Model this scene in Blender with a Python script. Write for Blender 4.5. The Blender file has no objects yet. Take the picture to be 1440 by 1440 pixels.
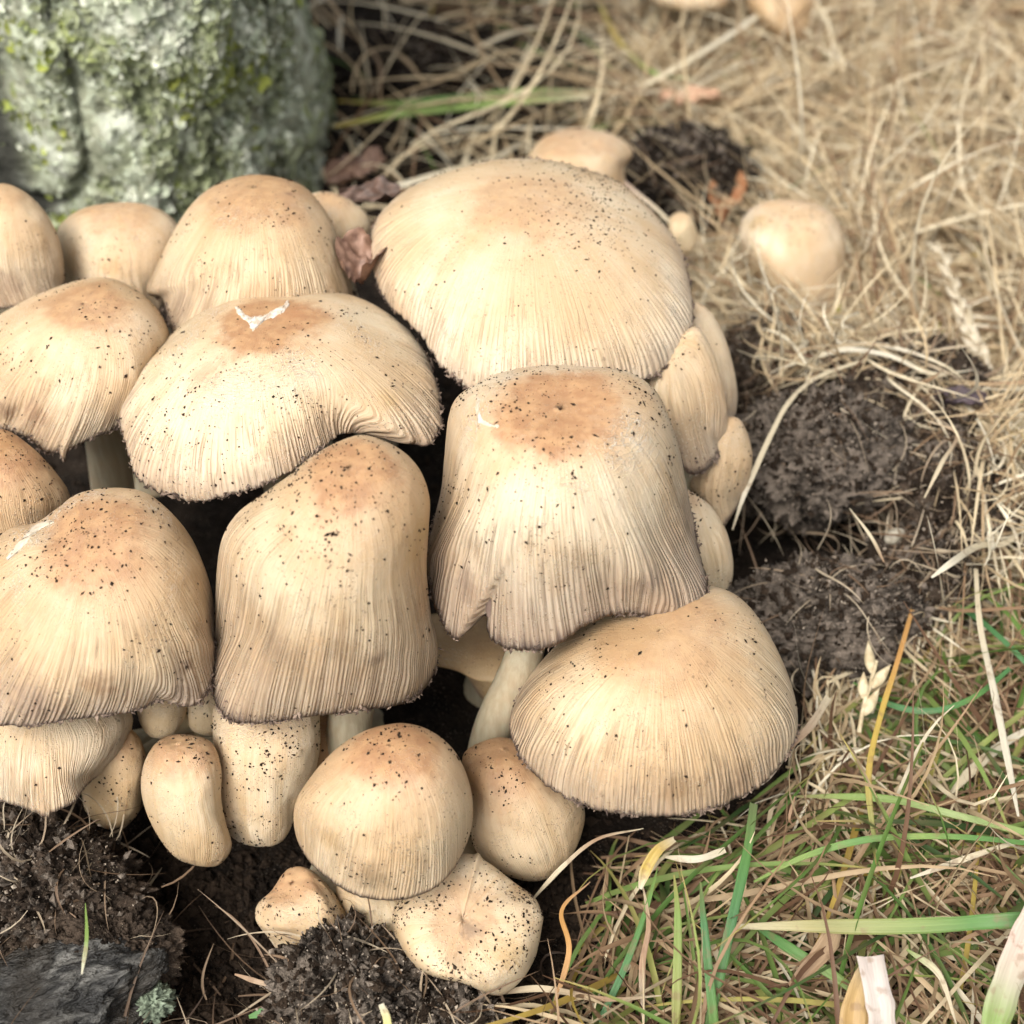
import bpy, math, random
import numpy as np
from mathutils import Vector

random.seed(7)
RNG = np.random.default_rng(7)
scene = bpy.context.scene
COL = scene.collection

# ------------------------------------------------------------------ camera
PITCH = math.radians(45)
TAN = math.tan(math.radians(21.5))
CAM = np.array([0.0, 0.0, 0.22])
RIGHT = np.array([1.0, 0, 0])
FWD = np.array([0, math.cos(PITCH), -math.sin(PITCH)])
UP = np.array([0, math.sin(PITCH), math.cos(PITCH)])
GZ = -0.02                       # ground level
cd = bpy.data.cameras.new('camera')
cam = bpy.data.objects.new('camera', cd)
COL.objects.link(cam)
scene.camera = cam
cam.location = CAM
cam.rotation_euler = (math.pi / 2 - PITCH, 0, 0)
cd.sensor_width = 36
cd.lens = 18 / TAN
cd.clip_start = 0.01
cd.clip_end = 200
cd.dof.use_dof = True
cd.dof.focus_distance = 0.240
cd.dof.aperture_fstop = 15.5

# ------------------------------------------------------------------ light
SUN_EL, SUN_AZ = math.radians(54), math.radians(212)   # azimuth from +y towards +x
world = bpy.data.worlds.new('World')
scene.world = world
world.use_nodes = True
nt = world.node_tree
sky = nt.nodes.new('ShaderNodeTexSky')
sky.sky_type = 'NISHITA'
sky.sun_disc = False
sky.sun_elevation = SUN_EL
sky.sun_rotation = SUN_AZ
sky.dust_density = 6.0
sky.air_density = 1.0
sky.ozone_density = 0.6
bg = nt.nodes['Background']
bg.inputs['Strength'].default_value = 0.105
hsv = nt.nodes.new('ShaderNodeHueSaturation')      # thin cloud cover: a whiter sky
hsv.inputs['Saturation'].default_value = 0.22
nt.links.new(sky.outputs[0], hsv.inputs['Color'])
nt.links.new(hsv.outputs[0], bg.inputs[0])
sl = bpy.data.lights.new('sun', 'SUN')
sun = bpy.data.objects.new('sun', sl)
COL.objects.link(sun)
sl.energy = 1.5
sl.angle = math.radians(30)
sl.color = (1.0, 0.94, 0.86)
sdir = Vector((math.sin(SUN_AZ) * math.cos(SUN_EL), math.cos(SUN_AZ) * math.cos(SUN_EL), math.sin(SUN_EL)))
sun.rotation_euler = sdir.to_track_quat('Z', 'Y').to_euler()
sun.location = (0, 0, 2)
vs = scene.view_settings
vs.view_transform = 'Standard'
vs.look = 'None'
vs.gamma = 1
vs.use_curve_mapping = False
vs.exposure = 1.02

# ------------------------------------------------------------------ projection helpers
def unproj(px, py, d):
    px = np.asarray(px, float); py = np.asarray(py, float); d = np.asarray(d, float)
    a = (px - 720) / 720 * TAN
    b = (720 - py) / 720 * TAN
    return CAM + d[..., None] * (FWD + a[..., None] * RIGHT + b[..., None] * UP)

def at_z(px, py, z):
    """point on the horizontal plane z seen at this place of the photograph"""
    b = (720 - np.asarray(py, float)) / 720 * TAN
    dz = FWD[2] + b * UP[2]
    return unproj(px, py, (z - CAM[2]) / dz)

def proj(P):
    Q = P - CAM
    d = Q @ FWD
    return 720 + (Q @ RIGHT) / d / TAN * 720, 720 - (Q @ UP) / d / TAN * 720, d

# ------------------------------------------------------------------ noise in numpy
def _hash(i, j, k, seed):
    h = (i * 374761393 + j * 668265263 + k * 2147483647 + seed * 1274126177) & 0xFFFFFFFF
    h = ((h ^ (h >> 13)) * 1274126177) & 0xFFFFFFFF
    h = ((h ^ (h >> 16)) * 2246822519) & 0xFFFFFFFF
    return ((h ^ (h >> 15)) & 0xFFFFFF) / float(0xFFFFFF) * 2 - 1

def vnoise(P, seed=0):
    F = np.floor(P); f = P - F
    I = F.astype(np.int64)
    u = f * f * f * (f * (f * 6 - 15) + 10)
    r = 0
    for dx in (0, 1):
        wx = u[..., 0] if dx else 1 - u[..., 0]
        for dy in (0, 1):
            wy = u[..., 1] if dy else 1 - u[..., 1]
            for dz in (0, 1):
                wz = u[..., 2] if dz else 1 - u[..., 2]
                r = r + wx * wy * wz * _hash(I[..., 0] + dx, I[..., 1] + dy, I[..., 2] + dz, seed)
    return r

def fbm(P, scale, octs=4, seed=0, gain=0.5):
    P = P * scale
    a, r, n = 1.0, 0, 0
    for o in range(octs):
        r = r + a * vnoise(P + 17.3 * o, seed + o)
        n += a; a *= gain; P = P * 2.03
    return r / n

def sstep(a, b, x):
    t = np.clip((x - a) / (b - a), 0, 1)
    return t * t * (3 - 2 * t)

# ------------------------------------------------------------------ mesh helpers
def mesh_np(name, V, quads=None, tris=None, attrs=None, smooth=True, mats=(), mat_idx=None):
    V = np.asarray(V, np.float32).reshape(-1, 3)
    me = bpy.data.meshes.new(name)
    nq = 0 if quads is None else len(quads)
    ntri = 0 if tris is None else len(tris)
    me.vertices.add(len(V))
    me.vertices.foreach_set('co', V.ravel())
    loops = []
    if nq: loops.append(np.asarray(quads, np.int32).ravel())
    if ntri: loops.append(np.asarray(tris, np.int32).ravel())
    loops = np.concatenate(loops)
    me.loops.add(len(loops))
    me.loops.foreach_set('vertex_index', loops)
    me.polygons.add(nq + ntri)
    starts = np.concatenate([np.arange(nq) * 4, nq * 4 + np.arange(ntri) * 3]).astype(np.int32)
    me.polygons.foreach_set('loop_start', starts)
    me.polygons.foreach_set('use_smooth', np.full(nq + ntri, smooth))
    if mat_idx is not None:
        me.polygons.foreach_set('material_index', np.asarray(mat_idx, np.int32))
    me.update(calc_edges=True)
    for k, a in (attrs or {}).items():
        a = np.asarray(a, np.float32)
        if a.ndim == 2:
            at = me.attributes.new(k, 'FLOAT_VECTOR', 'POINT'); at.data.foreach_set('vector', a.ravel())
        else:
            at = me.attributes.new(k, 'FLOAT', 'POINT'); at.data.foreach_set('value', a.ravel())
    for m in mats: me.materials.append(m)
    return me

def link(name, me, parent=None, label=None, cat=None, group=None, kind=None, loc=None):
    o = bpy.data.objects.new(name, me)
    COL.objects.link(o)
    if parent is not None: o.parent = parent
    if loc is not None: o.location = loc
    if label: o['label'] = label
    if cat: o['category'] = cat
    if group: o['group'] = group
    if kind: o['kind'] = kind
    return o

def grid_quads(nr, nc, wrap, off=0):
    i = np.arange(nr - 1)[:, None]
    j = np.arange(nc if wrap else nc - 1)[None, :]
    j2 = (j + 1) % nc
    a = i * nc + j; b = i * nc + j2; c = (i + 1) * nc + j2; d = (i + 1) * nc + j
    return np.stack([a, b, c, d], -1).reshape(-1, 4) + off

def spline(pts, n):
    P = np.asarray(pts, float)
    if len(P) == 2:
        return P[0] + (P[1] - P[0]) * np.linspace(0, 1, n)[:, None]
    Q = np.vstack([2 * P[0] - P[1], P, 2 * P[-1] - P[-2]])
    t = np.linspace(0, len(P) - 1 - 1e-6, n)
    i = t.astype(int); f = (t - i)[:, None]
    p0, p1, p2, p3 = Q[i], Q[i + 1], Q[i + 2], Q[i + 3]
    return 0.5 * (2 * p1 + (p2 - p0) * f + (2 * p0 - 5 * p1 + 4 * p2 - p3) * f ** 2 + (3 * p1 - p0 - 3 * p2 + p3) * f ** 3)

# ------------------------------------------------------------------ node helper
class NT:
    def __init__(s, name):
        s.m = bpy.data.materials.new(name); s.m.use_nodes = True
        s.t = s.m.node_tree; s.t.nodes.clear()
        s.out = s.n('ShaderNodeOutputMaterial')
    def n(s, typ, **kw):
        nd = s.t.nodes.new(typ)
        for k, v in kw.items(): setattr(nd, k, v)
        return nd
    def put(s, sock, v):
        if isinstance(v, bpy.types.NodeSocket): s.t.links.new(v, sock)
        elif isinstance(v, (tuple, list)) and len(v) == 3 and sock.type == 'RGBA': sock.default_value = (*v, 1)
        else: sock.default_value = v
    def attr(s, name, out='Fac'):
        nd = s.n('ShaderNodeAttribute', attribute_name=name); return nd.outputs[out]
    def math(s, op, a, b=0.0, c=0.0, clamp=False):
        nd = s.n('ShaderNodeMath', operation=op, use_clamp=clamp)
        s.put(nd.inputs[0], a); s.put(nd.inputs[1], b); s.put(nd.inputs[2], c)
        return nd.outputs[0]
    def vec(s, op, a, b=(0, 0, 0)):
        nd = s.n('ShaderNodeVectorMath', operation=op)
        s.put(nd.inputs[0], a)
        if op == 'SCALE': s.put(nd.inputs['Scale'], b)
        else: s.put(nd.inputs[1], b)
        return nd.outputs[0]
    def obj(s): return s.n('ShaderNodeTexCoord').outputs['Object']
    def noise(s, v, scale, detail=3, rough=0.5, dist=0.0, out='Fac'):
        nd = s.n('ShaderNodeTexNoise')
        s.put(nd.inputs['Vector'], v); s.put(nd.inputs['Scale'], scale)
        nd.inputs['Detail'].default_value = detail; nd.inputs['Roughness'].default_value = rough
        nd.inputs['Distortion'].default_value = dist
        return nd.outputs[out]
    def voro(s, v, scale, feature='F1', out='Distance'):
        nd = s.n('ShaderNodeTexVoronoi', feature=feature)
        s.put(nd.inputs['Vector'], v); s.put(nd.inputs['Scale'], scale)
        return nd.outputs[out]
    def map(s, v, a, b, c=0.0, d=1.0):
        nd = s.n('ShaderNodeMapRange', interpolation_type='SMOOTHSTEP')
        for k, x in zip(range(5), (v, a, b, c, d)): s.put(nd.inputs[k], x)
        return nd.outputs[0]
    def mix(s, f, a, b, mode='MIX'):
        nd = s.n('ShaderNodeMix', data_type='RGBA', blend_type=mode)
        s.put(nd.inputs[0], f); s.put(nd.inputs[6], a); s.put(nd.inputs[7], b)
        return nd.outputs[2]
    def ramp(s, f, stops):
        nd = s.n('ShaderNodeValToRGB')
        cr = nd.color_ramp
        while len(cr.elements) < len(stops): cr.elements.new(0.5)
        for e, (p, c) in zip(cr.elements, stops):
            e.position = p; e.color = (*c, 1)
        s.put(nd.inputs[0], f)
        return nd.outputs[0]
    def bump(s, h, strength, dist, normal=None):
        nd = s.n('ShaderNodeBump')
        s.put(nd.inputs['Height'], h); s.put(nd.inputs['Strength'], strength); s.put(nd.inputs['Distance'], dist)
        if normal is not None: s.put(nd.inputs['Normal'], normal)
        return nd.outputs[0]
    def bsdf(s, **kw):
        nd = s.n('ShaderNodeBsdfPrincipled')
        for k, v in kw.items():
            s.put(nd.inputs[k.replace('_', ' ')], v)
        s.t.links.new(nd.outputs[0], s.out.inputs[0])
        return nd

# ------------------------------------------------------------------ mushroom cap material
def cap_material(rust=0.7, rust_r=0.24, tone=0.5, grey=0.5, stria=1.0, speck=0.5, crackle=0.4, yellow=0.3, seed=0.0, closed=False, streak=0.3, stains=(), ribs=170):
    s = NT('cap_skin')
    mer = s.attr('mer', 'Vector')            # (cos, sin, t) round the cap
    t = s.attr('ct')
    ob = s.vec('ADD', s.obj(), (seed, seed * 1.7, seed * 0.6))
    # streaks running down the cap
    def streaks(k, tk, detail=2, off=0.0):
        m = s.vec('MULTIPLY', mer, (k, k, tk))
        m = s.vec('ADD', m, (seed * 9 + off, seed * 5, seed))
        return s.noise(m, 1.0, detail, 0.55)
    fine = streaks(46, 2.0, 3)
    broad = streaks(5.0, 1.2, 2, 4.0)
    live = s.map(t, 0.03, 0.16)
    fine = s.math('ADD', 0.5, s.math('MULTIPLY', s.math('SUBTRACT', fine, 0.5), live))
    sx = s.n('ShaderNodeSeparateXYZ'); s.put(sx.inputs[0], mer)
    th = s.math('ARCTAN2', sx.outputs[1], sx.outputs[0])
    rib = s.math('ADD', 0.5, s.math('MULTIPLY', s.math('SINE', s.math('ADD', s.math('MULTIPLY', th, ribs), s.math('MULTIPLY', streaks(6, 1.0, 2, 22.0), 26.0))), 0.5))
    ribm = s.math('MULTIPLY', s.map(s.math('ADD', t, s.math('MULTIPLY', s.math('SUBTRACT', broad, 0.5), 0.5)), 0.52, 0.95, 0.04, 1.0), stria)
    groove_n = streaks(26, 1.1, 1, 8.0)
    groove = s.math('ABSOLUTE', s.math('SUBTRACT', groove_n, 0.5))
    groove = s.map(groove, 0.0, 0.035, 1.0, 0.0)
    gm = s.map(t, 0.30, 0.80, 0.0, 1.0)
    brk = s.map(s.noise(s.vec('MULTIPLY', mer, (7, 7, 6)), 1.0, 2), 0.40, 0.62, 0.0, 1.0)
    groove = s.math('MULTIPLY', s.math('MULTIPLY', groove, gm), brk)
    blot = s.noise(ob, 38, 4, 0.6)
    blot2 = s.noise(ob, 110, 4, 0.6)
    light = (0.645 - 0.09 * tone, 0.54 - 0.125 * tone, 0.39 - 0.14 * tone)
    mid = (0.53 - 0.08 * tone, 0.385 - 0.09 * tone, 0.235 - 0.085 * tone)
    col = s.mix(s.map(blot, 0.34, 0.62), light, mid)
    col = s.mix(s.math('MULTIPLY', s.map(blot2, 0.5, 0.8), 0.35), col, (0.47, 0.30, 0.15))
    col = s.mix(s.math('MULTIPLY', s.map(broad, 0.48, 0.75), 0.25 + 0.3 * yellow), col, (0.45, 0.295, 0.14))
    col = s.mix(s.math('MULTIPLY', s.map(fine, 0.42, 0.75), s.map(t, 0.1, 0.8, 0.05, 0.24 * stria)), col, (0.33, 0.225, 0.14))
    col = s.mix(s.math('MULTIPLY', s.map(fine, 0.5, 0.22), s.map(t, 0.2, 0.9, 0.05, 0.34 * stria)), col, (0.69, 0.60, 0.46))
    col = s.mix(s.math('MULTIPLY', groove, 0.30 * stria), col, (0.24, 0.155, 0.09))
    # darkening of the grooves between the ribs, put into the colour
    col = s.mix(s.math('MULTIPLY', s.math('MULTIPLY', s.map(rib, 0.40, 0.05), ribm), 0.26), col, (0.27, 0.18, 0.115))
    # brown streaks near the rim
    st = s.math('MULTIPLY', s.map(streaks(9, 0.8, 3, 15.0), 0.60, 0.78), s.map(t, 0.62, 0.97))
    col = s.mix(s.math('MULTIPLY', st, streak), col, (0.23, 0.125, 0.06))
    # rust disc at the apex
    wob = s.math('MULTIPLY', s.math('SUBTRACT', s.noise(ob, 130, 4, 0.65), 0.5), 0.42)
    rr = s.math('ADD', t, wob)
    rm = s.math('MULTIPLY', s.map(rr, rust_r * 0.65, rust_r * 1.35, 1.0, 0.0), rust)
    rustc = s.mix(s.map(s.noise(ob, 420, 3), 0.35, 0.7), (0.25, 0.10, 0.035), (0.42, 0.235, 0.105))
    col = s.mix(rm, col, rustc)
    halo = s.math('MULTIPLY', s.map(rr, rust_r * 1.0, rust_r * 2.3, 1.0, 0.0), rust * 0.45)
    col = s.mix(halo, col, (0.47, 0.30, 0.17))
    # grey mauve ageing towards the rim
    gw = s.math('ADD', t, s.math('MULTIPLY', s.math('SUBTRACT', broad, 0.5), 0.35))
    g = s.math('MULTIPLY', s.map(gw, 0.60, 1.08), s.math('MULTIPLY', grey, 0.85))
    col = s.mix(g, col, (0.38, 0.30, 0.245))
    if not closed:
        e = s.map(s.math('ADD', t, s.math('MULTIPLY', s.math('SUBTRACT', fine, 0.5), 0.06)), 0.965, 1.0)
        col = s.mix(s.math('MULTIPLY', e, 0.85), col, (0.085, 0.058, 0.05))
    # pale mica-like granules and torn skin
    grain = s.math('MULTIPLY', s.map(s.voro(ob, 1900), 0.12, 0.32, 1.0, 0.0), s.map(s.noise(ob, 160, 2), 0.44, 0.60))
    grain = s.math('MULTIPLY', grain, s.map(t, 0.35, 0.95, 0.25, 1.0))
    col = s.mix(s.math('MULTIPLY', grain, 0.75), col, (0.72, 0.64, 0.50))
    tear_v = s.vec('ADD', s.vec('MULTIPLY', mer, (7, 7, 60)), s.vec('SCALE', s.noise(ob, 110, 3, out='Color'), 3.0))
    tear = s.map(s.math('ABSOLUTE', s.math('SUBTRACT', s.noise(tear_v, 1.0, 2), 0.5)), 0.0, 0.045, 1.0, 0.0)
    ring = s.math('MULTIPLY', s.map(t, 0.14, 0.28), s.map(t, 0.34, 0.60, 1.0, 0.0))
    ring = s.math('MULTIPLY', ring, s.map(s.noise(ob, 60, 2), 0.46, 0.66))
    tear = s.math('MULTIPLY', s.math('MULTIPLY', tear, ring), crackle)
    col = s.mix(tear, col, (0.72, 0.66, 0.55))
    # fine soil dust
    def specks(scale, thr, lo, hi, dens):
        jit = s.vec('ADD', ob, s.vec('SCALE', s.noise(ob, scale * 1.3, 2, out='Color'), 0.9 / scale))
        d = s.map(s.voro(jit, scale), thr * 0.6, thr, 1.0, 0.0)
        pick = s.map(s.voro(jit, scale, out='Color'), 1 - dens - 0.02, 1 - dens)
        area = s.map(s.noise(ob, 55, 2), lo, hi)
        return s.math('MULTIPLY', s.math('MULTIPLY', d, pick), area)
    sp = s.math('ADD', specks(800, 0.30, 0.46, 0.62, 0.24), specks(1500, 0.36, 0.44, 0.60, 0.26), clamp=True)
    col = s.mix(s.math('MULTIPLY', sp, speck), col, (0.07, 0.04, 0.02))
    for (sx, sy, sz, sr, sc_) in stains:      # stains, and painted dent shade, each with its own place and shape
        df = s.vec('SUBTRACT', s.obj(), (sx, sy, sz))
        ln = s.n('ShaderNodeVectorMath', operation='LENGTH'); s.put(ln.inputs[0], df)
        q = s.math('ADD', s.math('DIVIDE', ln.outputs['Value'], sr), s.math('MULTIPLY', s.math('SUBTRACT', s.noise(ob, 1.6 / sr, 5, 0.7), 0.5), 2.4))
        q = s.math('ADD', q, s.math('MULTIPLY', s.math('SUBTRACT', fine, 0.5), 2.2))
        col = s.mix(s.map(q, 0.1, 1.3, 0.55, 0.0), col, sc_)
    # relief
    h = s.math('MULTIPLY', fine, s.map(t, 0.08, 0.8, 0.25, 1.0 * stria))
    h = s.math('SUBTRACT', h, s.math('MULTIPLY', groove, 0.9 * stria))
    h = s.math('ADD', h, s.math('MULTIPLY', s.noise(ob, 900, 3), 0.35))
    h = s.math('ADD', h, s.math('MULTIPLY', s.math('MULTIPLY', rib, ribm), 0.8))
    h = s.math('ADD', h, s.math('MULTIPLY', tear, 0.8))
    h = s.math('ADD', h, s.math('MULTIPLY', grain, 1.3))
    bn = s.bump(h, 0.8, 0.00045)
    b = s.bsdf(Base_Color=col, Roughness=s.map(blot2, 0.3, 0.7, 0.44, 0.62), Normal=bn)
    b.inputs['Subsurface Weight'].default_value = 0.18
    b.inputs['Subsurface Radius'].default_value = (1.0, 0.55, 0.28)
    b.inputs['Subsurface Scale'].default_value = 0.0022
    b.inputs['Specular IOR Level'].default_value = 0.38
    return s.m

def stem_material():
    s = NT('stem_flesh')
    ob = s.obj()
    v = s.vec('MULTIPLY', ob, (1, 1, 0.12))
    n = s.noise(v, 900, 3)
    col = s.mix(s.map(n, 0.3, 0.7), (0.42, 0.37, 0.26), (0.34, 0.285, 0.19))
    col = s.mix(s.math('MULTIPLY', s.map(s.noise(ob, 80, 3), 0.45, 0.7), 0.5), col, (0.45, 0.33, 0.2))
    b = s.bsdf(Base_Color=col, Roughness=0.6, Normal=s.bump(n, 0.5, 0.0004))
    b.inputs['Subsurface Weight'].default_value = 0.15
    b.inputs['Subsurface Scale'].default_value = 0.002
    return s.m

def gill_material():
    s = NT('gill_flesh')
    n = s.noise(s.obj(), 500, 2)
    s.bsdf(Base_Color=s.mix(n, (0.10, 0.065, 0.05), (0.20, 0.14, 0.11)), Roughness=0.7)
    return s.m

def soil_material(name, a, b, grit=(0.30, 0.25, 0.20), gritamt=0.5):
    s = NT(name)
    ob = s.obj()
    n = s.noise(ob, 130, 6, 0.65)
    n2 = s.noise(ob, 900, 4, 0.7)
    col = s.mix(s.map(n, 0.32, 0.68), a, b)
    col = s.mix(s.math('MULTIPLY', s.map(n2, 0.52, 0.75), 0.6), col, tuple(x * 1.9 for x in b))
    gr = s.math('MULTIPLY', s.map(s.voro(ob, 1400), 0.12, 0.32, 1.0, 0.0), s.map(s.noise(ob, 220, 2), 0.45, 0.62))
    col = s.mix(s.math('MULTIPLY', gr, gritamt), col, grit)
    h = s.math('ADD', s.math('MULTIPLY', n2, 0.8), s.math('MULTIPLY', gr, 0.5))
    s.bsdf(Base_Color=col, Roughness=0.95, Normal=s.bump(h, 1.0, 0.0016)).inputs['Specular IOR Level'].default_value = 0.12
    return s.m

def strand_material(name, stops, tip=None, rough=0.6, trans=0.25):
    s = NT(name)
    tone = s.attr('tone'); al = s.attr('along')
    col = s.ramp(tone, stops)
    n = s.noise(s.obj(), 160, 3)
    col = s.mix(s.math('MULTIPLY', s.map(n, 0.4, 0.7), 0.4), col, (0.16, 0.10, 0.055))
    if tip:
        col = s.mix(s.map(al, 0.72, 1.0, 0.0, 0.8), col, tip)
    b = s.n('ShaderNodeBsdfPrincipled')
    s.put(b.inputs['Base Color'], col); s.put(b.inputs['Roughness'], rough)
    b.inputs['Specular IOR Level'].default_value = 0.3
    tr = s.n('ShaderNodeBsdfTranslucent'); s.put(tr.inputs[0], col)
    mx = s.n('ShaderNodeMixShader'); mx.inputs[0].default_value = trans
    s.t.links.new(b.outputs[0], mx.inputs[1]); s.t.links.new(tr.outputs[0], mx.inputs[2])
    s.t.links.new(mx.outputs[0], s.out.inputs[0])
    return s.m

M_STEM = stem_material()
M_GILL = gill_material()
M_SOIL = soil_material('dark_soil', (0.004, 0.003, 0.0022), (0.022, 0.0155, 0.011))
M_SOIL2 = soil_material('grey_brown_soil', (0.012, 0.0095, 0.0075), (0.21, 0.172, 0.138), (0.50, 0.42, 0.32), 0.7)
M_SOIL3 = soil_material('fibrous_soil', (0.009, 0.0065, 0.005), (0.095, 0.069, 0.050), (0.42, 0.34, 0.24), 0.7)
M_CRUMB = soil_material('crumb_soil', (0.011, 0.0075, 0.005), (0.050, 0.034, 0.023), (0.3, 0.24, 0.17), 0.35)

# ------------------------------------------------------------------ ground height
def ground_h(x, y):
    P = np.stack([x, y, np.zeros_like(x)], -1)
    h = GZ + 0.004 * fbm(P, 18, 3, 5) + 0.0025 * fbm(P, 90, 3, 9) + 0.0012 * fbm(P, 380, 2, 12)
    # swell of turf at the right, hollow in front of the cluster
    h = h + 0.006 * np.exp(-(((x - 0.14) / 0.06) ** 2 + ((y - 0.33) / 0.08) ** 2))
    h = h - 0.014 * np.exp(-(((x + 0.045) / 0.055) ** 2 + ((y - 0.125) / 0.032) ** 2))
    h = h - 0.012 * np.exp(-(((x - 0.02) / 0.06) ** 2 + ((y - 0.40) / 0.05) ** 2))
    far = sstep(0.8, 3.0, np.hypot(x, y - 0.25))
    return h * (1 - far) + (GZ) * far

def axis_coords(c, fine, step, far):
    a = list(np.arange(-fine, fine + 1e-9, step))
    v = fine; st = step
    while v < far:
        st *= 1.35; v += st
        a.append(v); a.insert(0, -v)
    return np.array(a) + c

gx = axis_coords(0.0, 0.36, 0.0016, 40)
gy = axis_coords(0.32, 0.30, 0.0016, 40)
X, Y = np.meshgrid(gx, gy)
Z = ground_h(X, Y)
g_me = mesh_np('ground', np.stack([X, Y, Z], -1), quads=grid_quads(len(gy), len(gx), False), mats=[M_SOIL])
link('ground', g_me, kind='structure', label='dark crumbly soil under the grass')

# ------------------------------------------------------------------ mushroom builder
def poly_polar(poly, c, nb=720):
    P = np.array(poly, float) - c
    n = len(P)
    # round the polygon first with a closed spline
    Q = np.vstack([P[-1], P, P[0], P[1]])
    pts = []
    for i in range(n):
        p0, p1, p2, p3 = Q[i], Q[i + 1], Q[i + 2], Q[i + 3]
        for f in np.linspace(0, 1, 14, endpoint=False):
            pts.append(0.5 * (2 * p1 + (p2 - p0) * f + (2 * p0 - 5 * p1 + 4 * p2 - p3) * f * f + (3 * p1 - p0 - 3 * p2 + p3) * f ** 3))
    P = np.array(pts); P2 = np.roll(P, -1, 0)
    th = np.arange(nb) / nb * 2 * np.pi
    D = np.stack([np.cos(th), np.sin(th)], -1)
    E = P2 - P
    R = np.zeros(nb)
    for k in range(nb):
        d = D[k]
        den = d[0] * E[:, 1] - d[1] * E[:, 0]
        den = np.where(abs(den) < 1e-9, 1e-9, den)
        s_ = (P[:, 0] * E[:, 1] - P[:, 1] * E[:, 0]) / den
        u = (P[:, 0] * d[1] - P[:, 1] * d[0]) / den
        ok = (u >= 0) & (u <= 1) & (s_ > 0)
        R[k] = s_[ok].max() if ok.any() else 0
    return R

def circ_smooth(R, sig):
    n = len(R); k = np.arange(-3 * int(sig) - 1, 3 * int(sig) + 2)
    w = np.exp(-0.5 * (k / sig) ** 2); w /= w.sum()
    return sum(wi * np.roll(R, -ki) for ki, wi in zip(k, w))

def sample_polar(R, th):
    n = len(R); x = (th / (2 * np.pi) * n) % n
    i = x.astype(int) % n; f = x - np.floor(x)
    return R[i] * (1 - f) + R[(i + 1) % n] * f

def template(th, t, H, p, seed):
    """unit cap, rim radius 1 at z=0 (open) or an egg that closes underneath"""
    a = t * math.radians(p['aend'])
    r = np.abs(np.sin(a)) ** p['e1']
    c = np.cos(a)
    z = H * np.sign(c) * np.abs(c) ** p['e2']
    r = r * (1 + p['flare'] * np.clip(t, 0, 1) ** 5)
    r = r * (1 + p['cone'] * (t - 0.6))
    cc = np.stack([np.cos(th) * 1.0, np.sin(th), t * 0.6], -1)
    fold = fbm(cc, 2.2, 2, seed) * 0.6 + fbm(np.stack([np.cos(th) * 5, np.sin(th) * 5, t * 1.0], -1), 1.0, 2, seed + 3) * 0.4
    r = r * (1 + p['fold'] * fold * sstep(0.12, 0.95, t))
    lump = fbm(np.stack([r * np.cos(th), r * np.sin(th), z], -1), p['lump_s'], 3, seed + 5)
    k = 1 + p['lump'] * lump
    r = r * k; z = z * k
    if p['stria'] > 0:
        g = vnoise(np.stack([np.cos(th) * 19, np.sin(th) * 19, t * 1.2], -1), seed + 8)
        r = r * (1 - p['stria'] * (0.5 * sstep(0.35, 0.8, t) + 0.9 * sstep(0.8, 1.0, t)) * np.clip(1 - abs(g) * 4, 0, 1))
    if p['dimple']:
        z = z - p['dimple'] * H * np.exp(-(t / 0.13) ** 2)
    return np.stack([r * np.cos(th), r * np.sin(th), z], -1)

DEF = dict(aend=93, e1=0.92, e2=0.95, flare=0.03, cone=0.0, fold=0.05, lump=0.02, lump_s=1.6, stria=0.010,
           dimple=0.0, alpha=40, roll=0, rag=0.02, notch_pow=8, seg=(320, 56), apex=None, smooth=2.0)
CAPS = {}
CHIPS = []          # (positions, normals, size) of soil crumbs
SPOT = []

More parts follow.
